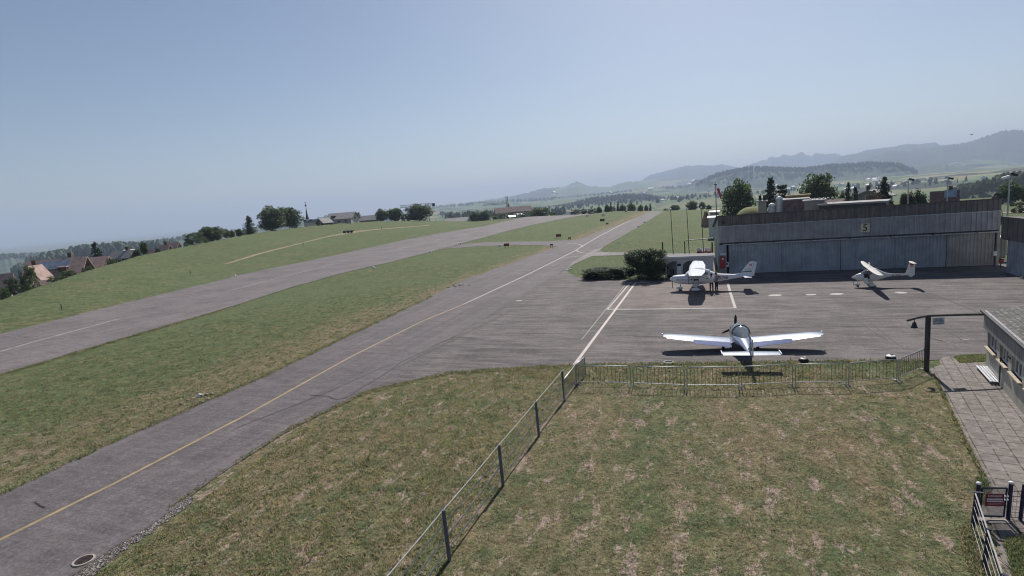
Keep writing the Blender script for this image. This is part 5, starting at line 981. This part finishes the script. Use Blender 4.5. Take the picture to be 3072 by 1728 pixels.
# ------------------------------------------------------------------ houses
TER=M('red_clay_roof',(.37,.25,.215),.85,var=.25,scale=1.2); TER2=M('brown_clay_roof',(.33,.235,.205),.85,var=.25,scale=1.2); GRYR=M('grey_roof',(.25,.24,.24),.8,var=.2,scale=1); PALW=M('pale_render',(.50,.47,.42),.85,var=.12,scale=1); BRW=M('brown_timber_wall',(.10,.065,.05),.85,var=.3,scale=2); GRW=M('grey_render',(.28,.26,.25),.85,var=.15,scale=1); PANEL=M('solar_panel',(.30,.34,.40),.15,.3,var=.25,scale=1.2)
def house(name,label,u,vb,r,w_px,wall_px,roof_px,rot,deep=.8,wall=PALW,roof=TER,over=.5,wins=2,chim=True,solar=False,cat='house',gable_mat=None,group=None,dormer=0):
    base=at(u,vb,r); base.z=tz(base.x,base.y)-.3; k=mpp(u,vb,r); W=w_px*k; zwall=at(u,vb-wall_px,r).z-base.z; zr=at(u,vb-wall_px-roof_px,r).z-base.z; D=W*deep
    a,_=az_el(u,vb); e=empty(name,base,-a+rot,label,cat,group); x,y=W/2,D/2
    b=MB().box((0,0,zwall/2),(W,D,zwall)); 
    for s in (-1,1): b.prism([(-y,zwall),(y,zwall),(0,zr)],s*x-(.15 if s>0 else -.0),s*x+(0 if s>0 else .15),'x',1)
    b.build('wall',[wall,gable_mat or wall],e)
    sl=(zr-zwall)/y; b=MB()
    for s in (-1,1): b.add([(-x-over,s*(y+over),zwall-sl*over),(x+over,s*(y+over),zwall-sl*over),(x+over,0,zr),(-x-over,0,zr),(-x-over,s*(y+over),zwall-sl*over+.22),(x+over,s*(y+over),zwall-sl*over+.22),(x+over,0,zr+.25),(-x-over,0,zr+.25)],[(0,1,2,3),(4,7,6,5),(0,4,5,1),(1,5,6,2),(3,2,6,7),(0,3,7,4)])
    ro=b.build('roof',roof,e)
    if chim: MB().box((x*.45,y*.25,zr+.3),(.7,.7,1.8)).build('chimney',BRW,ro)
    for i in range(dormer):
        xx=-x*.5+i*x*.9; d=MB().box((xx,-y*.55,zwall+(zr-zwall)*.38),(W*.16,D*.28,(zr-zwall)*.3)); d.build('dormer',BRW,ro); MB().box((xx,-y*.58,zwall+(zr-zwall)*.58),(W*.2,D*.36,.2)).build('dormer_roof',roof,ro)
    if solar:
        n=Vector((0,-sl,1)).normalized(); q=Matrix.Rotation(math.atan(sl),3,'X'); MB().box((x*(.45 if W<9 else 0),-y*.42,zwall+(zr-zwall)*.60+.42),(W*(.48 if W<9 else .62),D*(.6 if W<9 else .32),.1),q).build('solar_panel',PANEL,ro)
    for i in range(wins):
        xx=-x+W*(i+.7)/(wins+.4); wd=MB().box((xx,-y-.03,zwall*.55),(1.1,.1,1.3)).build('window',WPAINT,e); MB().box((xx,-y-.09,zwall*.55),(.9,.04,1.1)).build('pane',GLASS,wd)
    for s in (-1,1): wd=MB().box((s*(x+.03),0,zwall*.95),(.1,1.2,1.3)).build('window',WPAINT,e); MB().box((s*(x+.09),0,zwall*.95),(.04,1.0,1.1)).build('pane',GLASS,wd)
    return e
house('farmhouse','large farmhouse with brown roof, two dormers and a pale solar array, left skyline',186,852,152,128,24,50,R(-22),.85,GRW,TER2,.9,3,True,True,gable_mat=BRW,dormer=2)
house('farmhouse','tall dark gabled farmhouse wing left of the solar roof',118,862,146,44,30,34,R(58),1.0,PALW,TER2,.7,2,True,False,gable_mat=BRW)
house('outbuilding','low pink roofed outbuilding in front of the big farmhouse',132,868,138,38,12,12,R(-20),.8,GRW,TER,.4,1,False)
house('house','red roofed house cut off by the left edge of the view',4,908,140,62,38,44,R(-10),.9,PALW,TER,.6,2,False)
house('house','low red roofed house with white gable right of the big farmhouse',284,812,166,74,14,24,R(-24),.75,PALW,TER,.6,2,False)
house('house','dark timber gabled house near the middle of the left skyline',374,786,178,54,16,16,R(-35),.75,BRW,GRYR,.6,1,True,False)
house('house','tiny red roof peeping over the brow, left of two',494,752,205,26,6,10,R(-25),.8,PALW,TER,.5,1,True); house('house','tiny red roof peeping over the brow, right of two',522,747,215,26,8,10,R(-25),.8,PALW,TER,.5,1,False)
house('shed','pale flat roofed shed half hidden left of the tall narrow tree',390,768,230,26,14,4,0,.6,WPAINT,WPAINT,.2,0,False)
house('shed','small pink roof right of the tall narrow tree',452,765,200,18,6,8,R(-20),.8,PALW,TER,.4,0,False)
house('shed','small shed below the farmhouse at the brow',88,880,118,26,6,6,R(-20),.8,BRW,GRYR,.3,0,False); house('shed','shed roof beside the dark conical tree',70,892,122,24,10,10,R(30),.9,BRW,TER2,.3,0,False)
house('house','pale gabled house with grey roof on the skyline right of the church',1030,668,285,74,13,16,R(-24),.8,PALW,GRYR,.8,3,False,False,dormer=1)
house('house','small dark gabled house just left of the pale gabled house',974,674,275,34,6,12,R(40),.9,BRW,GRYR,.5,0,False); house('house','low roof on the skyline between pine and tree clump',1112,668,310,54,9,12,R(-12),.7,GRW,GRYR,.6,1,False)
# church
r=320; base=at(930,676,r); base.z=tz(base.x,base.y); k=mpp(930,676,r); ch=empty('church',base,R(12),'church with thin dark spire beside the twin trees','church'); zt_=at(925,655,r).z-base.z; zs=at(925,618,r).z-base.z
TW=6*k; MB().box((-5*k,0,zt_/2),(TW,TW,zt_)).build('tower',PALW,ch); SPI=M('dark_slate_spire',(.035,.035,.06),.6)
o=MB().loft([[(-5*k+s*k*math.cos(q),s*k*math.sin(q),z) for q in [j*math.pi/4+.39 for j in range(8)]] for s,z in ((6,zt_-.2),(3.2,zt_+(zs-zt_)*.16),(2,zt_+(zs-zt_)*.4),(.25,zs))]).build('spire',SPI,ch)
MB().ball((-5*k,0,zs+.3),(1,1,1)).tube([(-5*k,0,zs),(-5*k,0,zs+2.4)],.1,6).box((-5*k,0,zs+1.8),(1.1,.15,.15)).build('cross',DARK,o)
for s in (-1,1): MB().box((-5*k+s*1.6,-TW/2-.05,zt_-1.6),(.9,.1,2)).build('belfry_opening',DARK,ch)
hn=at(930,668,r).z-base.z; MB().box((8*k,0,hn/2),(46*k,12*k,hn)).build('nave_wall',PALW,ch); MB().prism([(-7*k,hn),(7*k,hn),(0,hn+9*k)],-16*k,32*k,'x').build('nave_roof',GRYR,ch)
# cranes
def crane(label,u,vtop,vb,r,jl,jr,drop,cw):
    base=at(u,vb,r); base.z=tz(base.x,base.y); k=mpp(u,vb,r); h=at(u,vtop,r).z-base.z; a,_=az_el(u,vb); e=empty('tower_crane',base,-a,label,'crane'); CRM=M('crane_steel',(.16,.15,.15),.6)
    b=MB(); s=.8
    for x in (-s,s):
        for y in (-s,s): b.tube([(x,y,0),(x,y,h)],.16,5)
    n=int(h/2.2)
    for i in range(n): z=h*i/n; z2=h*(i+1)/n; b.tube([(-s,-s,z),(s,-s,z2)],.1,4,cap=False); b.tube([(s,s,z),(-s,s,z2)],.1,4,cap=False)
    b.build('mast',CRM,e); b=MB()
    for y in (-.6,.6): b.tube([(-jl*k,y,h-drop),(jr*k,y,h-drop)],.16,5)
    b.tube([(-jl*k,0,h-drop+1.1),(jr*k,0,h-drop+1.1)],.14,5)
    for i in range(30):
        x=-jl*k+(jl+jr)*k*i/30; b.tube([(x,-.6,h-drop),(x+(jl+jr)*k/60,0,h-drop+1.1)],.07,4,cap=False)
    b.build('jib',CRM,e)
    if cw: MB().box(((jr+3.5)*k if jr<jl else jr*k,0,h-drop+.2),(8*k,1.6,8.5*k)).build('counterweight',BLK,e)
    MB().box((.9,-1.0,h-drop-1.6),(1.6,1.6,2)).build('cab',CRM,e); return e
crane('tower crane standing clear on the skyline above the long brown roofed building',1524,588,645,460,72,5,6,False)
crane('tower crane hidden in the tree clump with a black counterweight and long jib',1286,611,668,330,78,16,1,True)
# long building and sheds in the centre
house('farm_building','long brown roofed building with pale walls below the tower crane',1540,648,380,104,14,12,R(8),.3,GRW,TER2,.8,3,False,cat='building')
for i,(u,v,w) in enumerate(((1513,660,22),(1536,655,26),(1560,649,22))): house('greenhouse',('left and lowest','middle','right and highest')[i]+' white roofed shed stepping up below the tower crane',u,v,345,w,4,4,R(35),.5,WPAINT,WPAINT,.2,0,False,cat='shed',group='white roofed sheds below the crane')
house('barn','wide pale grey roofed barn behind the meadow right of the tree clump',1372,670,345,66,5,11,R(3),.7,GRW,GRYR,.6,0,False,cat='barn')
# village behind the hangar
def bx(name,label,cat,u0,u1,vt,vb,r,depth,mat,roofmat=None,rz=0):
    u=(u0+u1)/2; base=at(u,vb,r); base.z=tz(base.x,base.y); a,_=az_el(u,vb); k=mpp(u,vb,r); w=(u1-u0)*k; h=at(u,vt,r).z-base.z; e=empty(name,base,-a+rz,label,cat)
    MB().box((0,depth/2,h/2),(w,depth,h)).build('wall',mat,e); MB().box((0,depth/2,h+.1),(w+.5,depth+.5,.24)).build('roof',roofmat or mat,e); return e,w,h,k
bx('industrial_building','pinkish brick building with flat roof directly behind the hangar','building',2342,2420,601,640,105,9,M('pinkish_brick',(.22,.155,.15),.85,var=.3,scale=1.5),GRYR)
e,w,h,k=bx('industrial_building','long grey shed with row of white roof vents behind the hangar','building',2416,2470,604,640,100,7,GRW,GRYR); 
for i in range(6): MB().ball((-w*.2+i*w*.22,3,h+.2),(w*.15,1.2,.5),10,6).build('roof_vent',GRYR,e)
bx('industrial_building','long low dark roofed shed stretching right behind the hangar roof','building',2468,2640,612,640,98,6,DARK,GRYR,R(-6))
def silo(label,u,w_px,vt,vb,r,mat,top=WPAINT):
    base=at(u,vb,r); base.z=tz(base.x,base.y); k=mpp(u,vb,r); h=at(u,vt,r).z-base.z; s=w_px*k/2; e=empty('silo',base,0,label,'silo'); c=lambda a,z:[(a*math.cos(q),a*math.sin(q),z) for q in [j*math.pi/10 for j in range(20)]]
    MB().loft([c(s,0),c(s,h*.97)]).build('tank',mat,e,True); MB().loft([c(s*1.05,h*.97),c(s*.9,h*1.0),c(s*.4,h*1.03),c(.05,h*1.035)]).build('dome',top,e,True)
silo('pale cylindrical silo with white domed top above the hangar roof',2338,19,593,640,104,M('pale_silo_metal',(.40,.42,.43),.5,.2)); silo('short pale tank with white dome left of the silo',2316,19,613,640,102,M('pale_silo_metal',(.40,.42,.43),.5,.2))
e,w,h,k=bx('chimney_stack','grey brick chimney block with two black flues behind the hangar','chimney',2276,2298,606,640,103,2.6,GRW,GRW)
for s in (-.28,.28): MB().tube([(s*w,1.3,h),(s*w,1.3,h+1.1)],.22,10).build('flue',BLK,e)
bx('retaining_wall','ochre sandy wall with a stepped top between silo and large leafy tree','wall',2364,2424,588,640,112,3,M('ochre_wall',(.36,.27,.15),.9,var=.2,scale=.8))
house('house','gabled house with pale front partly hidden by the tall ragged spruce',2614,622,150,78,34,16,R(80),1.2,GRW,GRYR,.8,2,True)
house('house','house with dark red roof, solar panels and white walls right of the trees',2832,620,150,62,14,30,R(2),.7,PALW,M('dark_red_roof',(.16,.085,.075),.85,var=.3,scale=1.5),.3,3,True,True)
house('house','small far house with dark roof beside the drooping tree',2994,610,190,20,14,14,R(60),.9,PALW,BRW,.4,1,False)
house('house','low roofed house with pale awning between large tree and spruces',2506,624,140,50,14,10,R(-10),.6,GRW,TER2,.5,1,False)
bx('site_building','white flat building beside the earth heap left of the hangar','building',2127,2152,656,684,112,7,WCON,WCON); bx('site_building','grey cabin behind the white flat building at the hangar corner','building',2132,2156,638,664,126,6,GRW,WPAINT)
p=hit(2118,684); k=mpp(2118,684,math.hypot(p.x,p.y)); hp_=tag(MB().build('earth_heap',DIRT),'steep brown earth heap in the grass left of the hangar','earth heap'); rng=np.random.default_rng(3); rings=[]
hh2=atb(2118,634,p)
for t_ in np.linspace(0,1,9): rings.append([((13*k*(1-t_*.72))*math.cos(q)*(1+.15*math.sin(q*5+t_*4)),(22*k*(1-t_*.8))*math.sin(q)*(1+.15*math.cos(q*4+t_*3)),hh2*t_**.8-.2) for q in [j*math.pi/12 for j in range(24)]])
hp_.data=MB().loft(rings).mesh('earth_heap',M('brown_earth',(.27,.175,.125),.95,var=.35,scale=.9,bump=.6,bscale=2),True); hp_.location=p+Vector((AL[0],AL[1],0))*5
# grassy bank behind the hangar
g=at(2254,640,128); g.z=tz(g.x,g.y); b=MB(); k=mpp(2240,640,128); rings=[]
for t_ in np.linspace(0,1,9): rings.append([((50*k*math.cos(t_*1.5))*math.cos(q),(80*k*math.cos(t_*1.5))*math.sin(q),(at(2250,619,128).z-g.z)*math.sin(t_*1.57)-.1) for q in [j*math.pi/12 for j in range(24)]])
o=b.loft(rings).build('grass_bank',M('yellow_green_bank',(.16,.165,.06),.95,var=.25,scale=.4),None,True); o.location=g; tag(o,kind='structure')
# floodlight masts
for u,vt,vb,r,l in ((2723,543,625,95,'floodlight mast with two lamps in front of the reddish tree'),(2840,540,625,100,'floodlight mast rising above the red roofed house with solar panels'),(3022,530,660,80,'floodlight mast in the gap between the two hangars')):
    base=at(u,vb,r); base.z=tz(base.x,base.y); h=at(u,vt,r).z-base.z; e=empty('floodlight_mast',base,R(-30),l,'floodlight','floodlight masts behind the hangars'); MB().tube([(0,0,0),(0,0,h)],.1,8,r2=.06).build('mast',GALV,e)
    for s in (-1,1): MB().box((s*.32,0,h+.06+.12*s),(.62,.42,.24),Matrix.Rotation(R(18*s),3,'Y')).build('lamp',WPAINT if s<0 else DARK,e)
# car by the far house, pale track
c=at(3013,602,188); c.z=tz(c.x,c.y); pc=empty('parked_car',c,R(-35),'dark car parked by the small far house','car'); b=MB().prism([(-2.1,.35),(2.1,.35),(2.1,.8),(1.3,.9),(.6,1.4),(-1.2,1.42),(-1.9,.95),(-2.1,.9)],-.85,.85,'y'); b.build('body',M('dark_car_paint',(.05,.06,.09),.3),pc); MB().prism([(.6,.92),(1.15,.92),(.55,1.34),(-1.1,1.36),(-1.6,.95)],-.87,.87,'y').build('window',GLASS,pc)
for x in (-1.3,1.3):
    for y in (-.8,.8): MB().tube([(x,y-.1,.33),(x,y+.1,.33)],.33,14).build('wheel',BLK,pc)
w0=at(3000,634,150); w1=at(3110,640,150); b=MB(); 
vs=[]
for i in range(11):
    q=w0.lerp(w1,i/10); n=Vector((w1.x-w0.x,w1.y-w0.y,0)).normalized(); n=Vector((-n.y,n.x,0))*2.2
    for s_ in (n,-n): z=q+s_; vs.append((z.x,z.y,tz(z.x,z.y)+.08))
o=b.add(vs,[(2*i,2*i+1,2*i+3,2*i+2) for i in range(10)]).build('far_track',DIRT); up(o); tag(o,kind='structure')
# far farms: one small building copied over the valley
def mini(label,group):
    e=empty('far_farm_building',(0,0,0),0,label,'farm building',group); MB().box((0,0,2.4),(12,9,4.8)).build('wall',WPAINT,e); MB().prism([(-5.4,4.6),(5.4,4.6),(0,8)],-6.6,6.6,'x').build('roof',e_roof,e); return e
e_roof=M('pale_far_roof',(.55,.53,.52),.6,var=.1)
LAB='tiny pale farm building scattered among the fields of the far valley'
pro=None; rngf=random.Random(5)
spots=[(1830,582,3300),(1952,572,3300),(2072,558,3200),(2084,549,3200),(1935,585,3000),(1662,581,4000),(1672,582,4000),(2172,545,3000)]
for i in range(34): u=rngf.choice([rngf.uniform(2500,2720),rngf.uniform(2560,2960),rngf.uniform(2300,2420),rngf.uniform(1960,2130)]); spots.append((u,None,rngf.uniform(1500,2900)))
for i in range(8): spots.append((rngf.uniform(10,75),None,rngf.uniform(1700,2600)))
for u,v,r in spots:
    if v is None: a,_=az_el(u,560 if u>1000 else 780); q=Vector((math.sin(a)*r,math.cos(a)*r,0)); q.z=tz(q.x,q.y)+1.0
    else: q=at(u,v,r)
    e=mini(LAB,'tiny farm buildings in the far valley') if pro is None else copy_tree(pro); pro=pro or e; e.location=q; e.rotation_euler=(0,0,rngf.uniform(0,3)); s=rngf.uniform(.8,1.5)*(1.7 if v else 1); e.scale=(s,s,s)
# birds
for u,v,r,l in ((2915,404,160,'small dark bird gliding above the right mountain'),(1065,167,200,'tiny dark bird high in the left sky')):
    p=at(u,v,r); s=.35 if u>2000 else .22; b=MB().loft([[(x,.07*s*4*k_*math.cos(q),.07*s*4*k_*math.sin(q)) for q in [j*math.pi/4 for j in range(8)]] for x,k_ in ((-.6*s,.1),(-.1*s,1),(.3*s,.9),(.6*s,.1))]); 
    for t_ in (-1,1): b.add([(.3*s,0,0),(-.2*s,0,0),(-.35*s,t_*1.6*s,.35*s),(.0,t_*1.5*s,.36*s),(.3*s,0,.03),(-.2*s,0,.03),(-.35*s,t_*1.6*s,.37*s),(.0,t_*1.5*s,.38*s)],[(0,1,2,3),(4,7,6,5),(0,4,5,1),(1,5,6,2),(2,6,7,3),(3,7,4,0)])
    o=b.build('bird',BLK); o.location=p; tag(o,l,'bird')
# ------------------------------------------------------------------ grass tufts on the near ground (one uncountable mass)
def inpoly(x,y,P):
    c=False; j=len(P)-1
    for i in range(len(P)):
        if (P[i][1]>y)!=(P[j][1]>y) and x<(P[j][0]-P[i][0])*(y-P[i][1])/(P[j][1]-P[i][1])+P[i][0]: c=not c
        j=i
    return c
def vnoise(x,y,seed=0):
    ix,iy=math.floor(x),math.floor(y); fx,fy=x-ix,y-iy; fx=fx*fx*(3-2*fx); fy=fy*fy*(3-2*fy)
    def h(a,b): return (math.sin(a*127.1+b*311.7+seed*17.3)*43758.5453)%1
    return (h(ix,iy)*(1-fx)+h(ix+1,iy)*fx)*(1-fy)+(h(ix,iy+1)*(1-fx)+h(ix+1,iy+1)*fx)*fy
def tufts(name,label,px,n,h0,h1,mats,seed,clump=.35):
    rng=np.random.default_rng(seed); W=[(q.x,q.y) for q in [hit(*p) for p in px]]; xs=[p[0] for p in W]; ys=[p[1] for p in W]; V=[];Q=[];MI=[]; k=0
    while k<n:
        cx,cy=rng.uniform(min(xs),max(xs)),rng.uniform(min(ys),max(ys))
        if not inpoly(cx,cy,W): continue
        rr=math.hypot(cx,cy)
        a_=cx*AL[0]+cy*AL[1]; c_=cx*CR[0]+cy*CR[1]; nz=.6*vnoise(a_*.45,c_*1.1,seed)+.4*vnoise(a_*1.3,c_*2.1,seed+3)
        if rng.random()>min(1,(20/rr)**1.3)*min(1,max(0,(75-rr)/40)) or (nz<.30 and rng.random()<.6): continue
        m=rng.integers(4,11); mi=int(rng.choice(len(mats),p=[m_[1] for m_ in mats])); hs_=rng.uniform(h0,h1); sp=rng.uniform(.03,clump*.5)
        for j in range(m):
            x,y=cx+rng.normal()*sp,cy+rng.normal()*sp
            if not inpoly(x,y,W): continue
            q=rng.uniform(0,6.28); w=rng.uniform(.008,.02)*(1+rr/45); h=hs_*rng.uniform(.5,1.3); lx,ly=rng.normal()*h*.5,rng.normal()*h*.5; o=len(V)
            V+= [(x-math.cos(q)*w,y-math.sin(q)*w,-.01),(x+math.cos(q)*w,y+math.sin(q)*w,-.01),(x+lx+math.cos(q)*w*.3,y+ly+math.sin(q)*w*.3,h),(x+lx-math.cos(q)*w*.3,y+ly-math.sin(q)*w*.3,h)]
            Q.append((o,o+1,o+2,o+3)); MI.append(mi); k+=1
    V=np.array(V); V[:,2]+=terr(V[:,0],V[:,1]); me=fromnp(name,V,Q,[m_[0] for m_ in mats]); me.polygons.foreach_set('material_index',np.array(MI,dtype=np.int32)); me.update()
    return tag(link(name,me),label,'grass',kind='stuff')
GG=leafmat('green_blades',(.15,.175,.08),(.25,.26,.125),1.2,.5); GD=leafmat('dry_blades',(.25,.20,.125),(.42,.34,.22),1.2,.5); GT=leafmat('dark_blades',(.085,.125,.055),(.14,.18,.085),1.2,.5); GYF=leafmat('yellowish_blades',(.28,.25,.10),(.42,.37,.16),1.2,.5)
tufts('lawn_grass','short dry grass of the fenced lawn',[(1340,1760),(1360,1690),(1515,1470),(1620,1310),(1698,1208),(1760,1165),(2300,1180),(2775,1120),(2845,1222),(2895,1330),(2955,1450),(2920,1560),(2885,1640),(2930,1760)],42000,.015,.045,[(GG,.36),(GD,.40),(GT,.24)],31)
tufts('meadow_grass','longer dry grass left of the wire fence',[(260,1740),(345,1690),(580,1520),(740,1398),(900,1290),(1000,1240),(1110,1186),(1350,1128),(1690,1105),(1690,1195),(1610,1300),(1505,1460),(1345,1680),(1320,1760)],50000,.03,.085,[(GG,.34),(GD,.36),(GT,.20),(GYF,.10)],32)
tufts('verge_grass','green grass between taxiway and runway',[(0,1480),(400,1292),(800,1118),(1100,975),(1380,840),(1250,800),(1080,830),(700,940),(300,1060),(0,1145)],42000,.03,.08,[(GG,.5),(GD,.24),(GT,.26)],33)
tufts('barrier_grass','green grass strip under the crowd barriers',[(1480,1112),(1700,1102),(2100,1096),(2450,1090),(2700,1087),(2780,1092),(2775,1120),(2300,1175),(1760,1160),(1690,1150)],14000,.04,.09,[(GG,.6),(GD,.22),(GT,.18)],34)
tufts('gate_grass','fresh grass patch inside the mesh gate',[(3012,1625),(3030,1618),(3100,1610),(3100,1760),(3045,1760)],5000,.05,.12,[(GG,.7),(GT,.3)],35)
tufts('clubhouse_grass','green grass strip at the clubhouse corner',[(2862,1070),(2900,1066),(2958,1062),(2957,1086),(2880,1090)],2500,.04,.09,[(GG,.75),(GT,.25)],36)
tufts('path_weeds','weeds along the left edge of the slab path',[(2930,1430),(2958,1445),(2972,1490),(2975,1515),(2945,1520),(2925,1480)],1500,.06,.16,[(GT,.6),(GG,.4)],37)
def band(name,label,E,w,n,seed): tufts(name,label,[(u,v-w) for u,v in E]+[(u,v+w) for u,v in E[::-1]],n,.04,.13,[(GG,.5),(GT,.25),(GD,.25)],seed,.5)
band('edge_grass','ragged grass creeping over the near edge of the taxiway and apron',[(500,1534),(590,1470),(700,1394),(870,1288),(985,1232),(1100,1177),(1350,1120),(1700,1097),(2450,1086),(2780,1084)],5,9000,41)
band('edge_grass','ragged grass creeping over the left edge of the taxiway',[(0,1487),(400,1300),(800,1126),(1100,982),(1300,888)],5,9000,42)
band('edge_grass','ragged grass along the near edge of the runway',[(0,1127),(350,1023),(700,921),(880,863)],3,5000,43)
band('edge_grass','weeds creeping over the left edge of the slab path',[(2800,1127),(2845,1220),(2895,1326),(2955,1443)],6,2500,44)
tufts('gate_weeds','weeds and dry grass over the stony strip by the lower fence',[(2880,1585),(2912,1575),(2950,1650),(2990,1760),(2925,1760),(2885,1650)],2600,.04,.10,[(GD,.4),(GG,.35),(GT,.25)],38)
# ------------------------------------------------------------------ air, light, camera
hz_=MB().box((0,5000,197),(40000,26000,646)).build('haze',None); hz_.data.materials.clear(); tag(hz_,'pale blue summer haze over the valley','haze',kind='stuff'); hz_.display_type='WIRE'
hm=bpy.data.materials.new('haze_air'); hm.use_nodes=True; nt=hm.node_tree; nt.nodes.clear(); ou=nt.nodes.new('ShaderNodeOutputMaterial'); pv=nt.nodes.new('ShaderNodeVolumePrincipled'); nt.links.new(pv.outputs[0],ou.inputs['Volume'])
pv.inputs['Color'].default_value=(.60,.735,.96,1); pv.inputs['Density'].default_value=HAZE; pv.inputs['Anisotropy'].default_value=.1
hz_.data.materials.append(hm)
SUN_AZ,SUN_EL=R(20),R(42)
su=bpy.data.lights.new('sun','SUN'); su.energy=SUN_E; su.angle=R(.53); su.color=(1,.94,.87); so=link('sun',su); so.rotation_euler=(R(90)-SUN_EL,0,math.pi-SUN_AZ)
d=Vector((math.sin(SUN_AZ)*math.cos(SUN_EL),math.cos(SUN_AZ)*math.cos(SUN_EL),math.sin(SUN_EL))); so.rotation_mode='QUATERNION'; so.rotation_quaternion=d.to_track_quat('Z','Y'); so.location=(0,0,60)
w=bpy.data.worlds.new('World'); S.world=w; w.use_nodes=True; nt=w.node_tree; bg=nt.nodes['Background']; sk=nt.nodes.new('ShaderNodeTexSky'); sk.sky_type='NISHITA'; sk.sun_disc=False; sk.sun_elevation=SUN_EL; sk.sun_rotation=SUN_AZ; sk.altitude=700; sk.air_density=1.0; sk.dust_density=SKY_DUST; sk.ozone_density=1.6
nt.links.new(sk.outputs[0],bg.inputs[0]); bg.inputs[1].default_value=SKY_S
cd=bpy.data.cameras.new('camera'); cam=link('camera',cd); cd.sensor_width=36; cd.lens=36*F/3072; cd.clip_start=.1; cd.clip_end=60000
c,s=math.cos(ROLL),math.sin(ROLL); Rv=Vector((1,0,0)); Uv=Vector((0,math.sin(PITCH),math.cos(PITCH))); Fv=Vector((0,math.cos(PITCH),-math.sin(PITCH)))
X=Rv*c-Uv*s; Y=Rv*s+Uv*c; Z=-Fv
cam.matrix_world=Matrix(((X.x,Y.x,Z.x,0),(X.y,Y.y,Z.y,0),(X.z,Y.z,Z.z,H),(0,0,0,1))); S.camera=cam
S.render.engine='CYCLES'; S.cycles.filter_width=1.1; S.cycles.use_denoising=True; S.cycles.max_bounces=6; S.cycles.diffuse_bounces=3; S.cycles.glossy_bounces=3; S.cycles.transmission_bounces=2; S.cycles.transparent_max_bounces=4; S.cycles.volume_bounces=0; S.cycles.sample_clamp_indirect=4; S.cycles.caustics_reflective=False; S.cycles.caustics_refractive=False
S.render.resolution_x=1024; S.render.resolution_y=576
vs_=S.view_settings; vs_.view_transform='Standard'; vs_.look='None'; vs_.exposure=EXPO; vs_.gamma=1
